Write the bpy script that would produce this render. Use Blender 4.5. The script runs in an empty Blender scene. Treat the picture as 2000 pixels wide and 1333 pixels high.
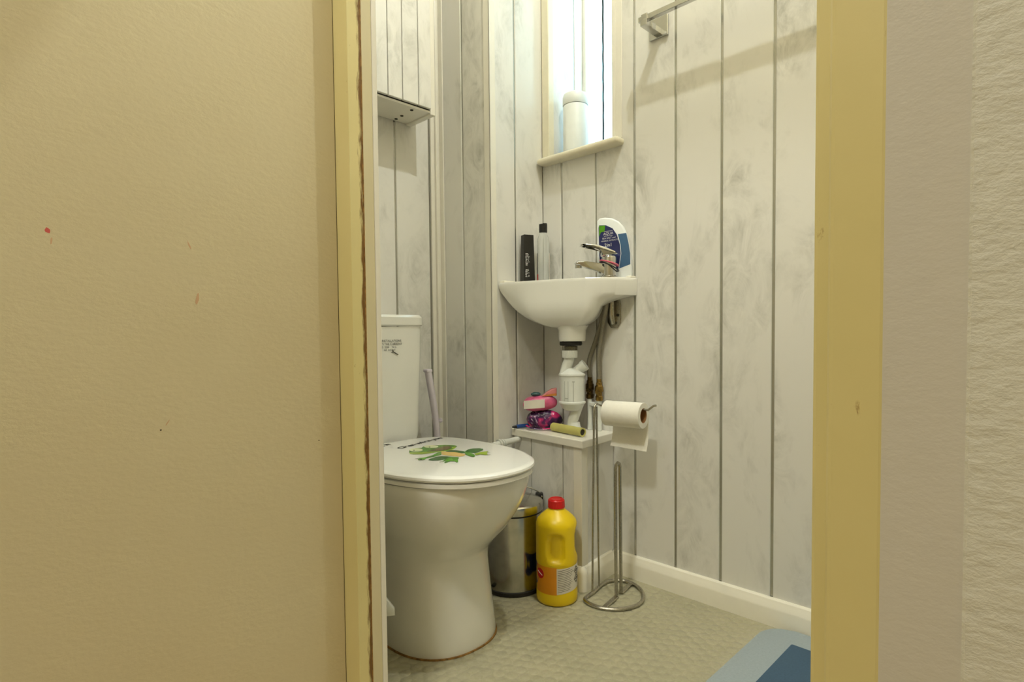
import bpy, bmesh, math, random
from mathutils import Vector, Matrix
random.seed(7)
PI = math.pi
sc = bpy.context.scene
C = sc.collection

# ------------------------------------------------------------------ camera, world, exposure
def make_camera():
    yaw, pitch, roll, f = 0.784353, -0.036754, -0.01002, 1127.743
    fw = Vector((math.sin(yaw) * math.cos(pitch), math.cos(yaw) * math.cos(pitch), math.sin(pitch)))
    r0 = Vector((math.cos(yaw), -math.sin(yaw), 0)); u0 = r0.cross(fw)
    r = math.cos(roll) * r0 + math.sin(roll) * u0
    u = -math.sin(roll) * r0 + math.cos(roll) * u0
    cd = bpy.data.cameras.new('camera'); co = bpy.data.objects.new('camera', cd); C.objects.link(co)
    m = Matrix(((r.x, u.x, -fw.x, 0), (r.y, u.y, -fw.y, 0), (r.z, u.z, -fw.z, 0.65), (0, 0, 0, 1)))
    co.matrix_world = m
    cd.sensor_width = 36; cd.lens = f * 36 / 2000; cd.shift_y = 30.743 / 2000; cd.clip_start = 0.02
    sc.camera = co
make_camera()
w = bpy.data.worlds.new('world'); sc.world = w; w.use_nodes = True
w.node_tree.nodes['Background'].inputs[0].default_value = (0.75, 0.88, 1.0, 1)
w.node_tree.nodes['Background'].inputs[1].default_value = 1.0
sc.view_settings.view_transform = 'Standard'; sc.view_settings.look = 'None'
sc.view_settings.gamma = 1; sc.view_settings.use_curve_mapping = False
sc.view_settings.exposure = 0.0
WC_LAMP_STRENGTH = 4600.0
HALL_LAMP_STRENGTH = 90.0
WINDOW_STRENGTH = 2.5

# ------------------------------------------------------------------ materials
def lin(c):
    return tuple(((v / 255 / 12.92) if v / 255 <= 0.04045 else ((v / 255 + 0.055) / 1.055) ** 2.4) for v in c) + (1,)
def new_mat(name):
    m = bpy.data.materials.new(name); m.use_nodes = True
    nt = m.node_tree; return m, nt, nt.nodes['Principled BSDF']
def N(nt, t, **kw):
    n = nt.nodes.new(t)
    for k, v in kw.items(): setattr(n, k, v)
    return n
def pos_socket(nt, scale=(1, 1, 1)):
    g = N(nt, 'ShaderNodeNewGeometry'); mp = N(nt, 'ShaderNodeMapping'); mp.inputs['Scale'].default_value = scale
    nt.links.new(g.outputs['Position'], mp.inputs['Vector']); return mp.outputs['Vector']
def noise(nt, vec, scale, detail=4, rough=0.55, dist=0.0):
    n = N(nt, 'ShaderNodeTexNoise'); n.inputs['Scale'].default_value = scale; n.inputs['Detail'].default_value = detail
    n.inputs['Roughness'].default_value = rough; n.inputs['Distortion'].default_value = dist
    if vec is not None: nt.links.new(vec, n.inputs['Vector'])
    return n.outputs['Fac']
def ramp(nt, fac, stops):
    r = N(nt, 'ShaderNodeValToRGB'); e = r.color_ramp.elements
    e[0].position, e[0].color = stops[0]; e[1].position, e[1].color = stops[-1]
    for p, c in stops[1:-1]:
        k = e.new(p); k.color = c
    nt.links.new(fac, r.inputs['Fac']); return r.outputs['Color']
def mixc(nt, fac, a, b):
    m = N(nt, 'ShaderNodeMix', data_type='RGBA')
    for s, v in ((m.inputs['Factor'], fac), (m.inputs['A'], a), (m.inputs['B'], b)):
        if isinstance(v, (tuple, float, int)): s.default_value = v
        else: nt.links.new(v, s)
    return m.outputs['Result']
def bump(nt, b, h, strength, dist=0.01):
    n = N(nt, 'ShaderNodeBump'); n.inputs['Strength'].default_value = strength; n.inputs['Distance'].default_value = dist
    nt.links.new(h, n.inputs['Height']); nt.links.new(n.outputs['Normal'], b.inputs['Normal'])
def simple(name, col, rough=0.5, metal=0.0, var=0.04, coat=0.0, spec=0.5, vscale=30, bumps=0.0):
    m, nt, b = new_mat(name)
    c = lin(col); p = pos_socket(nt); f = noise(nt, p, vscale)
    lo = tuple(max(0, v * (1 - var)) for v in c[:3]) + (1,); hi = tuple(min(1, v * (1 + var)) for v in c[:3]) + (1,)
    nt.links.new(ramp(nt, f, [(0.3, lo), (0.7, hi)]), b.inputs['Base Color'])
    b.inputs['Roughness'].default_value = rough; b.inputs['Metallic'].default_value = metal
    b.inputs['Coat Weight'].default_value = coat; b.inputs['Specular IOR Level'].default_value = spec
    if bumps: bump(nt, b, noise(nt, p, vscale * 4), bumps, 0.002)
    return m
M = {}
def marble():
    m, nt, b = new_mat('marble_pvc_panel')
    oi = N(nt, 'ShaderNodeObjectInfo'); g = N(nt, 'ShaderNodeNewGeometry')
    add = N(nt, 'ShaderNodeVectorMath', operation='MULTIPLY_ADD')
    cx = N(nt, 'ShaderNodeCombineXYZ')
    for i in range(3): nt.links.new(oi.outputs['Random'], cx.inputs[i])
    nt.links.new(cx.outputs[0], add.inputs[0]); add.inputs[1].default_value = (3, 7, 11); nt.links.new(g.outputs['Position'], add.inputs[2])
    mp = N(nt, 'ShaderNodeMapping'); mp.inputs['Rotation'].default_value = (0.5, 0.45, 0); mp.inputs['Scale'].default_value = (1, 1, 0.62)
    nt.links.new(add.outputs[0], mp.inputs['Vector']); v = mp.outputs['Vector']
    big = noise(nt, v, 5.5, 5, 0.6, 0.9); fine = noise(nt, v, 17, 6, 0.68, 1.3)
    mul = N(nt, 'ShaderNodeMath', operation='MULTIPLY'); 
    a1 = ramp(nt, big, [(0.46, (0, 0, 0, 1)), (0.68, (1, 1, 1, 1))]); a2 = ramp(nt, fine, [(0.40, (0, 0, 0, 1)), (0.66, (1, 1, 1, 1))])
    nt.links.new(a1, mul.inputs[0]); nt.links.new(a2, mul.inputs[1])
    col = mixc(nt, mul.outputs[0], lin((231, 229, 223)), lin((185, 184, 176)))
    nt.links.new(col, b.inputs['Base Color']); b.inputs['Roughness'].default_value = 0.24
    b.inputs['Specular IOR Level'].default_value = 0.5
    bump(nt, b, noise(nt, v, 9, 2), 0.05, 0.01)
    return m
M['marble'] = marble()
M['white_pvc'] = simple('white_pvc', (236, 232, 220), 0.3, var=0.02)
M['skirting'] = simple('gloss_white_skirting', (246, 242, 228), 0.14, var=0.03, vscale=12)
M['sill'] = simple('cream_gloss_sill', (233, 226, 203), 0.3, var=0.04)
M['strip'] = simple('silver_strip', (186, 185, 178), 0.25, metal=0.8, var=0.05)
M['gap'] = simple('dark_gap', (60, 55, 45), 0.8)
M['ceramic'] = simple('glazed_ceramic', (236, 235, 228), 0.08, var=0.015, coat=0.5, vscale=8)
M['seat'] = simple('white_seat_plastic', (248, 248, 244), 0.13, var=0.012, coat=0.4, vscale=8)
M['chrome'] = simple('chrome', (200, 200, 198), 0.12, metal=1.0, var=0.05)
M['aged_chrome'] = simple('aged_chrome', (178, 174, 162), 0.24, metal=1.0, var=0.22, vscale=260, bumps=0.2)
M['steel'] = simple('brushed_steel', (190, 188, 180), 0.2, metal=1.0, var=0.12, vscale=40)
M['brass'] = simple('tarnished_brass', (150, 122, 66), 0.32, metal=1.0, var=0.3, vscale=120)
M['braid'] = simple('braided_hose', (150, 145, 130), 0.42, metal=0.7, var=0.3, vscale=700, bumps=0.6)
M['black'] = simple('black_plastic', (26, 25, 24), 0.35, var=0.2)
M['rubber'] = simple('black_rubber', (34, 31, 26), 0.7, var=0.2)
M['trap'] = simple('white_trap_plastic', (226, 228, 222), 0.35, var=0.03)
M['paper'] = simple('tissue_paper', (243, 240, 230), 0.95, var=0.02, vscale=120, bumps=0.15)
M['card'] = simple('cardboard_core', (150, 105, 62), 0.9, var=0.12, vscale=90)
M['yellow'] = simple('yellow_plastic', (238, 205, 8), 0.34, var=0.02)
M['orange'] = simple('orange_label', (228, 148, 8), 0.4, var=0.05)
M['red'] = simple('red_plastic', (205, 26, 22), 0.35, var=0.04)
M['navy'] = simple('navy_print', (30, 38, 92), 0.35, var=0.1)
M['steelblue'] = simple('blue_label', (62, 100, 138), 0.35, var=0.08)
M['labelwhite'] = simple('white_label', (226, 220, 208), 0.5, var=0.03)
M['ink'] = simple('black_ink', (40, 38, 32), 0.6, var=0.1)
M['whiteink'] = simple('white_ink', (225, 225, 222), 0.5, var=0.02)
M['green'] = simple('frog_green', (84, 152, 30), 0.2, var=0.22, vscale=60)
M['lime'] = simple('frog_lime', (150, 178, 40), 0.2, var=0.15, vscale=60)
M['darkgreen'] = simple('frog_dark_green', (46, 108, 32), 0.2, var=0.2, vscale=60)
M['frogeye'] = simple('frog_eye', (226, 232, 186), 0.2, var=0.04)
M['mouth'] = simple('frog_mouth', (112, 76, 50), 0.2, var=0.12)
M['belly'] = simple('frog_belly', (232, 196, 118), 0.2, var=0.06)
M['claw'] = simple('frog_claw', (120, 122, 104), 0.3)
M['lilac'] = simple('lilac_plastic', (222, 214, 224), 0.4, var=0.03)
M['pinkpack'] = simple('pink_film', (214, 96, 138), 0.28, var=0.25, vscale=38)
M['blush'] = simple('blush_film', (222, 140, 140), 0.3, var=0.15)
M['amber'] = simple('amber_film', (205, 132, 60), 0.3, var=0.15)
M['teal'] = simple('teal_film', (52, 92, 92), 0.3, var=0.2)
M['penblue'] = simple('blue_plastic', (36, 84, 162), 0.35, var=0.05)
M['khaki'] = simple('khaki_card_tube', (188, 182, 104), 0.6, var=0.07)
M['matgrey'] = simple('bath_mat_pale_blue', (160, 172, 178), 0.9, var=0.05, vscale=200, bumps=0.3)
M['matblue'] = simple('bath_mat_blue', (66, 92, 116), 0.95, var=0.08, vscale=250, bumps=0.4)
M['pink'] = simple('pink_elastic', (236, 116, 140), 0.7)
M['tub'] = simple('frosted_white_plastic', (240, 244, 244), 0.35, var=0.02)
M['hallfloor'] = simple('hall_carpet', (186, 168, 138), 0.95, var=0.15, vscale=80)
M['hallwall'] = simple('hall_paint', (214, 200, 168), 0.8, var=0.03)
M['inner_paint'] = simple('cream_inner_paint', (206, 196, 170), 0.8, var=0.02)
M['wc_ceil'] = simple('dull_ceiling_paint', (200, 194, 178), 0.8, var=0.02)
M['ceil'] = simple('white_ceiling', (232, 228, 218), 0.8, var=0.02)
def purple_mat():
    m, nt, b = new_mat('purple_printed_film')
    p = pos_socket(nt); a = noise(nt, p, 70, 3, 0.6, 1.0); c = noise(nt, p, 30, 2, 0.5, 0.5)
    base = ramp(nt, c, [(0.40, lin((46, 24, 62))), (0.52, lin((78, 26, 84))), (0.60, lin((200, 40, 110)))])
    fl = ramp(nt, a, [(0.60, (0, 0, 0, 1)), (0.66, (1, 1, 1, 1))])
    nt.links.new(mixc(nt, fl, base, lin((190, 160, 190))), b.inputs['Base Color']); b.inputs['Roughness'].default_value = 0.22
    bump(nt, b, noise(nt, p, 60, 3), 0.5, 0.006); return m
M['purple'] = purple_mat()
def vinyl():
    m, nt, b = new_mat('grey_green_vinyl')
    p = pos_socket(nt); a = noise(nt, p, 7, 5, 0.6, 0.4); c = noise(nt, p, 150, 2)
    col = ramp(nt, a, [(0.3, lin((164, 159, 130))), (0.7, lin((178, 172, 142)))])
    nt.links.new(mixc(nt, 0.08, col, ramp(nt, c, [(0.3, (0.2, 0.2, 0.18, 1)), (0.7, (0.9, 0.9, 0.85, 1))])), b.inputs['Base Color'])
    b.inputs['Roughness'].default_value = 0.42; b.inputs['Specular IOR Level'].default_value = 0.4; return m
M['vinyl'] = vinyl()
def paint(name, col, col2, rough, bs, bscale, stain=None):
    m, nt, b = new_mat(name)
    p = pos_socket(nt); a = noise(nt, p, 2.2, 4, 0.55, 0.2)
    c = ramp(nt, a, [(0.3, lin(col)), (0.7, lin(col2))])
    sp = noise(nt, p, 26, 6, 0.75)
    c = mixc(nt, ramp(nt, sp, [(0.74, (0, 0, 0, 1)), (0.78, (1, 1, 1, 1))]), c, lin(stain or col))
    nt.links.new(c, b.inputs['Base Color']); b.inputs['Roughness'].default_value = rough
    p2 = pos_socket(nt, (1, 1, 1.6)); h = noise(nt, p2, bscale, 5, 0.6)
    bump(nt, b, h, bs, 0.004); return m
M['door'] = paint('door_cream_paint', (206, 193, 156), (213, 202, 167), 0.42, 0.12, 90, (198, 184, 146))
M['plaster'] = paint('rough_plaster_paint', (216, 214, 201), (222, 221, 209), 0.75, 0.55, 60, (196, 190, 172))
M['smooth_plaster'] = paint('smooth_plaster_paint', (208, 203, 191), (213, 208, 197), 0.7, 0.12, 60, (190, 182, 168))
M['cream_lining'] = paint('cream_lining_paint', (214, 204, 166), (220, 210, 175), 0.5, 0.1, 60, (190, 172, 130))
def yellow_gloss(name, stain):
    m, nt, b = new_mat(name)
    p = pos_socket(nt); a = noise(nt, p, 3, 4)
    c = ramp(nt, a, [(0.3, lin((219, 206, 144))), (0.7, lin((226, 213, 155)))])
    ps = pos_socket(nt, (1, 1, 0.35)); s = noise(nt, ps, 60, 6, 0.75)
    c = mixc(nt, ramp(nt, s, [(0.66, (0, 0, 0, 1)), (0.75, (1, 1, 1, 1))]), c, lin((150, 108, 48)))
    if stain:   # grime that has gathered in the joint of the frame; its shape follows the joint, broken up by noise
        g = N(nt, 'ShaderNodeNewGeometry'); sx = N(nt, 'ShaderNodeSeparateXYZ'); nt.links.new(g.outputs['Position'], sx.inputs[0])
        mr = N(nt, 'ShaderNodeMapRange'); mr.inputs['From Min'].default_value = 0.4595; mr.inputs['From Max'].default_value = 0.4725
        nt.links.new(sx.outputs['X'], mr.inputs['Value'])
        gz = noise(nt, pos_socket(nt, (3, 3, 0.4)), 45, 6, 0.7)
        ad = N(nt, 'ShaderNodeMath', operation='MULTIPLY_ADD'); nt.links.new(mr.outputs[0], ad.inputs[0]); ad.inputs[1].default_value = 0.62; nt.links.new(gz, ad.inputs[2])
        c = mixc(nt, ramp(nt, ad.outputs[0], [(0.80, (0, 0, 0, 1)), (1.16, (1, 1, 1, 1))]), c, lin((118, 82, 34)))
    nt.links.new(c, b.inputs['Base Color']); b.inputs['Roughness'].default_value = 0.36
    bump(nt, b, noise(nt, p, 70, 4), 0.1, 0.003); return m
M['frame'] = yellow_gloss('yellow_gloss_frame', False); M['frame_dirty'] = yellow_gloss('yellow_gloss_frame_grimy', True)
M['grime'] = simple('brown_grime_shade', (140, 104, 52), 0.9, var=0.5, vscale=120)  # frame joint grime; also colours the shadow and dirt ring at the pan
def emis(name, col, s):
    m, nt, b = new_mat(name); b.inputs['Base Color'].default_value = col
    p = pos_socket(nt); f = noise(nt, p, 40)
    nt.links.new(ramp(nt, f, [(0.0, tuple(v * 0.97 for v in col[:3]) + (1,)), (1.0, col)]), b.inputs['Emission Color'])
    b.inputs['Emission Strength'].default_value = s; return m
M['pane'] = emis('frosted_daylit_glass', (0.58, 0.87, 1.0, 1), WINDOW_STRENGTH)
M['bulb'] = emis('warm_lamp_bulb', (0.96, 1.0, 0.94, 1), WC_LAMP_STRENGTH)
M['halllamp'] = emis('warm_hall_diffuser', (1.0, 1.0, 0.90, 1), HALL_LAMP_STRENGTH)
def clear_mat():
    m, nt, b = new_mat('clear_plastic')
    b.inputs['Base Color'].default_value = (0.93, 0.95, 0.92, 1); b.inputs['Roughness'].default_value = 0.08
    b.inputs['Transmission Weight'].default_value = 0.75; b.inputs['IOR'].default_value = 1.3
    return m
M['clear'] = clear_mat()
def pane_spot(name, base, rough):  # wall paint chips
    return simple(name, base, rough, var=0.2)
M['redmark'] = simple('red_mark', (205, 92, 84), 0.6); M['darkmark'] = simple('dark_mark', (70, 56, 36), 0.7); M['pinkmark'] = simple('faint_pink_scuff', (204, 164, 128), 0.6)

# ------------------------------------------------------------------ mesh helpers
def bx(bm, x0, x1, y0, y1, z0, z1, bev=0.0, seg=1):
    vs = [bm.verts.new(p) for p in ((x0, y0, z0), (x1, y0, z0), (x1, y1, z0), (x0, y1, z0), (x0, y0, z1), (x1, y0, z1), (x1, y1, z1), (x0, y1, z1))]
    fs = [bm.faces.new([vs[i] for i in q]) for q in ((3, 2, 1, 0), (4, 5, 6, 7), (0, 1, 5, 4), (1, 2, 6, 5), (2, 3, 7, 6), (3, 0, 4, 7))]
    if bev:
        es = list({e for f in fs for e in f.edges})
        bmesh.ops.bevel(bm, geom=es, offset=bev, segments=seg, profile=0.5, affect='EDGES')
def prism(bm, pts, z0, z1, bev=0.0, seg=2, M4=None):
    n = len(pts)
    a = [bm.verts.new((p[0], p[1], z0)) for p in pts]; b = [bm.verts.new((p[0], p[1], z1)) for p in pts]
    fa = bm.faces.new(a[::-1]); fb = bm.faces.new(b)
    sd = [bm.faces.new((a[i], a[(i + 1) % n], b[(i + 1) % n], b[i])) for i in range(n)]
    geo = a + b
    if bev:
        r = bmesh.ops.bevel(bm, geom=list(fa.edges) + list(fb.edges), offset=bev, segments=seg, profile=0.5, affect='EDGES')
        geo = list({v for v in geo + r['verts'] if v.is_valid})
    if M4 is not None: bmesh.ops.transform(bm, matrix=M4, verts=[v for v in geo if v.is_valid])
def lathe(bm, prof, seg=32, cx=0, cy=0, cz=0, capb=True, capt=True):
    rings = []
    for r, z in prof:
        if r < 1e-6: rings.append([bm.verts.new((cx, cy, cz + z))])
        else: rings.append([bm.verts.new((cx + r * math.cos(2 * PI * i / seg), cy + r * math.sin(2 * PI * i / seg), cz + z)) for i in range(seg)])
    for a, b in zip(rings, rings[1:]):
        for i in range(seg):
            j = (i + 1) % seg
            if len(a) == 1 and len(b) == 1: continue
            if len(a) == 1: bm.faces.new((a[0], b[j], b[i]))
            elif len(b) == 1: bm.faces.new((a[i], a[j], b[0]))
            else: bm.faces.new((a[i], a[j], b[j], b[i]))
    if capb and len(rings[0]) > 1: bm.faces.new(rings[0][::-1])
    if capt and len(rings[-1]) > 1: bm.faces.new(rings[-1])
def loft(bm, secs, capb=True, capt=True):
    rr = [[bm.verts.new(p) for p in s] for s in secs]; n = len(rr[0])
    for a, b in zip(rr, rr[1:]):
        for i in range(n): bm.faces.new((a[i], a[(i + 1) % n], b[(i + 1) % n], b[i]))
    if capb: bm.faces.new(rr[0][::-1])
    if capt: bm.faces.new(rr[-1])
def smooth_path(pts, k=8, closed=False):
    P = [Vector(p) for p in pts]; n = len(P); out = []
    g = (lambda i: P[i % n]) if closed else (lambda i: P[max(0, min(n - 1, i))])
    for i in range(n if closed else n - 1):
        a, b, c, d = g(i - 1), g(i), g(i + 1), g(i + 2)
        for j in range(k):
            t = j / k
            out.append(0.5 * ((2 * b) + (c - a) * t + (2 * a - 5 * b + 4 * c - d) * t * t + (3 * b - a - 3 * c + d) * t ** 3))
    if not closed: out.append(P[-1])
    return out
def tube(bm, pts, r, seg=10, closed=False, ry=None):
    P = [Vector(p) for p in pts]; n = len(P)
    rad = r if callable(r) else (lambda t: r)
    T = []
    for i in range(n):
        if closed: d = P[(i + 1) % n] - P[i - 1]
        else: d = P[min(n - 1, i + 1)] - P[max(0, i - 1)]
        T.append(d.normalized())
    up = Vector((0, 0, 1)) if abs(T[0].z) < 0.9 else Vector((1, 0, 0))
    nrm = (up - T[0] * up.dot(T[0])).normalized(); rings = []
    for i in range(n):
        nrm = (nrm - T[i] * nrm.dot(T[i])).normalized(); bi = T[i].cross(nrm); q = rad(i / max(1, n - 1))
        rings.append([bm.verts.new(P[i] + nrm * q * math.cos(2 * PI * k / seg) * (ry or 1) + bi * q * math.sin(2 * PI * k / seg)) for k in range(seg)])
    m = n if closed else n - 1
    for i in range(m):
        a, b = rings[i], rings[(i + 1) % n]
        for k in range(seg): bm.faces.new((a[k], a[(k + 1) % seg], b[(k + 1) % seg], b[k]))
    if not closed: bm.faces.new(rings[0][::-1]); bm.faces.new(rings[-1])
def obj(name, bm, mat, parent=None, smooth=True, angle=0.6, world=True):
    """link the bmesh as one object; geometry given in world coordinates is moved into its parent's frame"""
    bmesh.ops.recalc_face_normals(bm, faces=bm.faces[:])
    if parent is not None and world:
        bmesh.ops.transform(bm, matrix=full(parent).inverted(), verts=bm.verts[:])
    me = bpy.data.meshes.new(name); bm.to_mesh(me); bm.free()
    if smooth:
        for p in me.polygons: p.use_smooth = True
        try: me.set_sharp_from_angle(angle=angle)
        except Exception: pass
    o = bpy.data.objects.new(name, me); C.objects.link(o); me.materials.append(mat)
    if parent is not None: o.parent = parent
    return o
def full(o):
    m = Matrix.LocRotScale(o.location, o.rotation_euler, o.scale)
    return full(o.parent) @ m if o.parent else m
def origin_base(o):
    """put a top-level mesh's origin at the middle of its base"""
    vs = o.data.vertices; c = Vector((sum(v.co.x for v in vs) / len(vs), sum(v.co.y for v in vs) / len(vs), min(v.co.z for v in vs)))
    o.data.transform(Matrix.Translation(-c)); o.location = c; return o
def tag(o, label, cat, group=None):
    o['label'] = label; o['category'] = cat
    if group: o['group'] = group
    return o
def thing(name, label, cat, loc, rotz=0.0, group=None):
    o = bpy.data.objects.new(name, None); C.objects.link(o); o.location = loc; o.rotation_euler = (0, 0, rotz); o.empty_display_size = 0.05
    return tag(o, label, cat, group)
def struct(o, label=None):
    o['kind'] = 'structure'
    if label: o['label'] = label
    return o
def B(): return bmesh.new()
def text_mesh(s, size, M4, mat, name, parent, ext=0.0, align='LEFT', world=True, sx=1.0, shear=0.0, bold=0.0):
    cu = bpy.data.curves.new('t', 'FONT'); cu.body = s; cu.size = size; cu.align_x = align; cu.align_y = 'CENTER'; cu.extrude = ext; cu.shear = shear; cu.offset = size * bold
    o = bpy.data.objects.new('t', cu); C.objects.link(o)
    dg = bpy.context.evaluated_depsgraph_get(); me = bpy.data.meshes.new_from_object(o.evaluated_get(dg))
    bpy.data.objects.remove(o); bpy.data.curves.remove(cu)
    bm = bmesh.new(); bm.from_mesh(me); bpy.data.meshes.remove(me)
    bmesh.ops.transform(bm, matrix=M4 @ Matrix.Diagonal((sx, 1, 1, 1)), verts=bm.verts[:])
    me = bpy.data.meshes.new(name)
    if parent is not None and world: bmesh.ops.transform(bm, matrix=full(parent).inverted(), verts=bm.verts[:])
    bm.to_mesh(me); bm.free(); o = bpy.data.objects.new(name, me); C.objects.link(o); me.materials.append(mat); o.parent = parent
    return o
def basis(o, x, y, z):
    return Matrix(((x[0], y[0], z[0], o[0]), (x[1], y[1], z[1], o[1]), (x[2], y[2], z[2], o[2]), (0, 0, 0, 1)))

# ------------------------------------------------------------------ the room shell
XR, YB, XC, YA, ZT = 1.3045, 1.1698, 1.0901, 1.3991, 2.50
XI, XH = 0.500, 0.450               # inner and hall faces of the doorway wall
TP = 0.008                          # cladding thickness
YN = -0.45                          # near end of the toilet room
W0, W1, WZ0, WZ1, XW = 0.905, 1.142, 1.170, 1.98, 1.495   # window opening in the wall, depth of its recess

bm = B(); bx(bm, XI - 0.05, XR + 0.02, YN, YA + 0.02, -0.05, 0.0)
floor = struct(obj('floor', bm, M['vinyl'], None, False), 'grey-green vinyl floor embossed with round studs')
bm = B(); pitch = 0.0252; row = 0; y = YN + 0.02
while y < YA - 0.02:
    x = XI + 0.02 + (pitch / 2 if row % 2 else 0)
    while x < XR - 0.02:
        s = 10
        a = [bm.verts.new((x + 0.0117 * math.cos(2 * PI * i / s), y + 0.0117 * math.sin(2 * PI * i / s), 0.0)) for i in range(s)]
        b = [bm.verts.new((x + 0.0104 * math.cos(2 * PI * i / s), y + 0.0104 * math.sin(2 * PI * i / s), 0.0008)) for i in range(s)]
        for i in range(s): bm.faces.new((a[i], a[(i + 1) % s], b[(i + 1) % s], b[i]))
        bm.faces.new(b); x += pitch
    y += pitch * 0.866; row += 1
st = obj('floor_studs', bm, M['vinyl'], floor, True, 0.9); st['kind'] = 'stuff'; st['label'] = 'low round studs embossed in the vinyl'
bm = B(); bx(bm, XI - 0.05, 1.6, YN, YA + 0.15, ZT, ZT + 0.05); struct(obj('ceiling', bm, M['wc_ceil'], None, False))

def planks_x(parent, ys, z0, z1, xface, sgn=-1, strips=True, joint=None):
    """vertical planks on a wall whose face is at x = xface and looks to sgn x; ys: joints from one end to the other"""
    for a, b in zip(ys, ys[1:]):
        lo, hi = min(a, b) + (0.0032 if min(a, b) != min(ys) or min(a, b) == joint else 0), max(a, b) - (0.0032 if max(a, b) != max(ys) or max(a, b) == joint else 0)
        m = B(); bx(m, min(xface, xface - sgn * TP), max(xface, xface - sgn * TP), lo, hi, z0, z1, 0.0016)
        obj('plank', m, M['marble'], parent, False)
    if strips:
        for v in ys[1:-1]:
            m = B(); xs = xface - sgn * 0.0026
            bx(m, min(xs, xface - sgn * TP), max(xs, xface - sgn * TP), v - 0.0036, v + 0.0036, z0, z1, 0.0006)
            obj('joint_strip', m, M['strip'], parent, False)
def planks_y(parent, xs, z0, z1, yface, strips=True):
    for a, b in zip(xs, xs[1:]):
        m = B(); bx(m, min(a, b) + (0.0032 if min(a, b) != min(xs) else 0), max(a, b) - (0.0032 if max(a, b) != max(xs) else 0), yface, yface + TP, z0, z1, 0.0016)
        obj('plank', m, M['marble'], parent, False)
    if strips:
        for v in xs[1:-1]:
            m = B(); bx(m, v - 0.0036, v + 0.0036, yface + 0.0026, yface + TP, z0, z1, 0.0006)
            obj('joint_strip', m, M['strip'], parent, False)

# wall with the window
m = B(); X0 = XR + TP
bx(m, X0, 1.54, YN, W0, 0, ZT); bx(m, X0, 1.54, W1 + TP, YA + 0.1, 0, ZT); bx(m, X0, 1.54, W0, W1, 0, WZ0); bx(m, X0, 1.54, W0, W1, WZ1, ZT)
wr = struct(obj('wall_right', m, M['white_pvc'], None, False), 'wall clad in tall marbled plastic planks with silver joints')
J = [1.0967, 0.973, 0.849, 0.731, 0.613, 0.494, 0.373, 0.252, 0.131, 0.010, -0.11, -0.23, -0.35, YN]
planks_x(wr, J[2:], 0.0, ZT, XR, joint=J[2])
planks_x(wr, [YB] + J[:2], 0.0, WZ0 - 0.016, XR, joint=J[1])
planks_x(wr, [YB] + J[:2], WZ1, ZT, XR, joint=J[1])
m = B(); ya, yb_ = J[2] + 0.0032, J[1] - 0.0032      # plank notched round the window
prism(m, [(ya, 0.0), (yb_, 0.0), (yb_, WZ0 - 0.016), (W0 - 0.001, WZ0 - 0.016), (W0 - 0.001, WZ1), (yb_, WZ1), (yb_, ZT), (ya, ZT)], -TP, 0.0, 0.0, 1, basis((XR, 0, 0), (0, 1, 0), (0, 0, 1), (-1, 0, 0)))
obj('plank', m, M['marble'], wr, False)
m = B(); bx(m, XR + 0.0026, XR + TP, J[1] - 0.0036, J[1] + 0.0036, 0, WZ0 - 0.016); obj('joint_strip', m, M['strip'], wr, False)
m = B(); bx(m, XR + 0.0018, XR + 0.006, J[2] - 0.0036, J[2] + 0.0036, 0, ZT); obj('joint_strip', m, M['strip'], wr, False)
# reveal of the window recess
planks_y(wr, [X0 - TP, 1.4235, XW], WZ0, WZ1, W1)
m = B(); bx(m, X0, XW, W0 - 0.001, W0 + 0.004, WZ0, WZ1); obj('reveal_board', m, M['white_pvc'], wr, False)
m = B(); bx(m, XR - 0.003, XR + 0.0, W0 - 0.0, W0 + 0.012, WZ0, WZ1, 0.001); bx(m, XR - 0.003, XR, W0 - 0.02, W0, WZ0, WZ1, 0.001); obj('opening_trim', m, M['white_pvc'], wr, False)
m = B(); bx(m, XR - 0.004, XR + 0.02, W1 - 0.002, W1 + 0.026, WZ0, WZ1, 0.002); obj('opening_trim', m, M['sill'], wr, False)

# back wall behind the toilet
m = B(); bx(m, XI, 1.30, YA + TP, YA + 0.1, 0, ZT); wb = struct(obj('wall_back', m, M['white_pvc'], None, False), 'marbled plank wall behind the toilet')
planks_y(wb, [XC - 0.004, 1.0575, 0.937, 0.817, 0.697, 0.577, XI], 0, ZT, YA)
# boxed-in column in the corner
m = B(); bx(m, XC + TP, XR + 0.1, YB + TP, YA + 0.05, 0, ZT); wcol = struct(obj('wall_column', m, M['white_pvc'], None, False), 'boxed corner column clad in marbled planks')
planks_y(wcol, [XR, 1.1885, XC], 0, ZT, YB)
planks_x(wcol, [YB, 1.286, YA], 0, ZT, XC)
m = B(); bx(m, XC - 0.003, XC + 0.020, YB - 0.003, YB - 0.0002, 0, ZT, 0.001); bx(m, XC - 0.003, XC - 0.0002, YB - 0.003, YB + 0.020, 0, ZT, 0.001)
obj('corner_trim', m, M['white_pvc'], wcol, False)
m = B(); bx(m, XC - 0.016, XC - 0.0005, YA - 0.012, YA - 0.0005, 0, ZT, 0.003, 2); bx(m, XC - 0.030, XC - 0.016, YA - 0.004, YA - 0.0005, 0, ZT, 0.001); bx(m, XC - 0.005, XC - 0.0005, YA - 0.03, YA - 0.012, 0, ZT, 0.001)
obj('corner_trim', m, M['white_pvc'], wcol, False)

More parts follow.
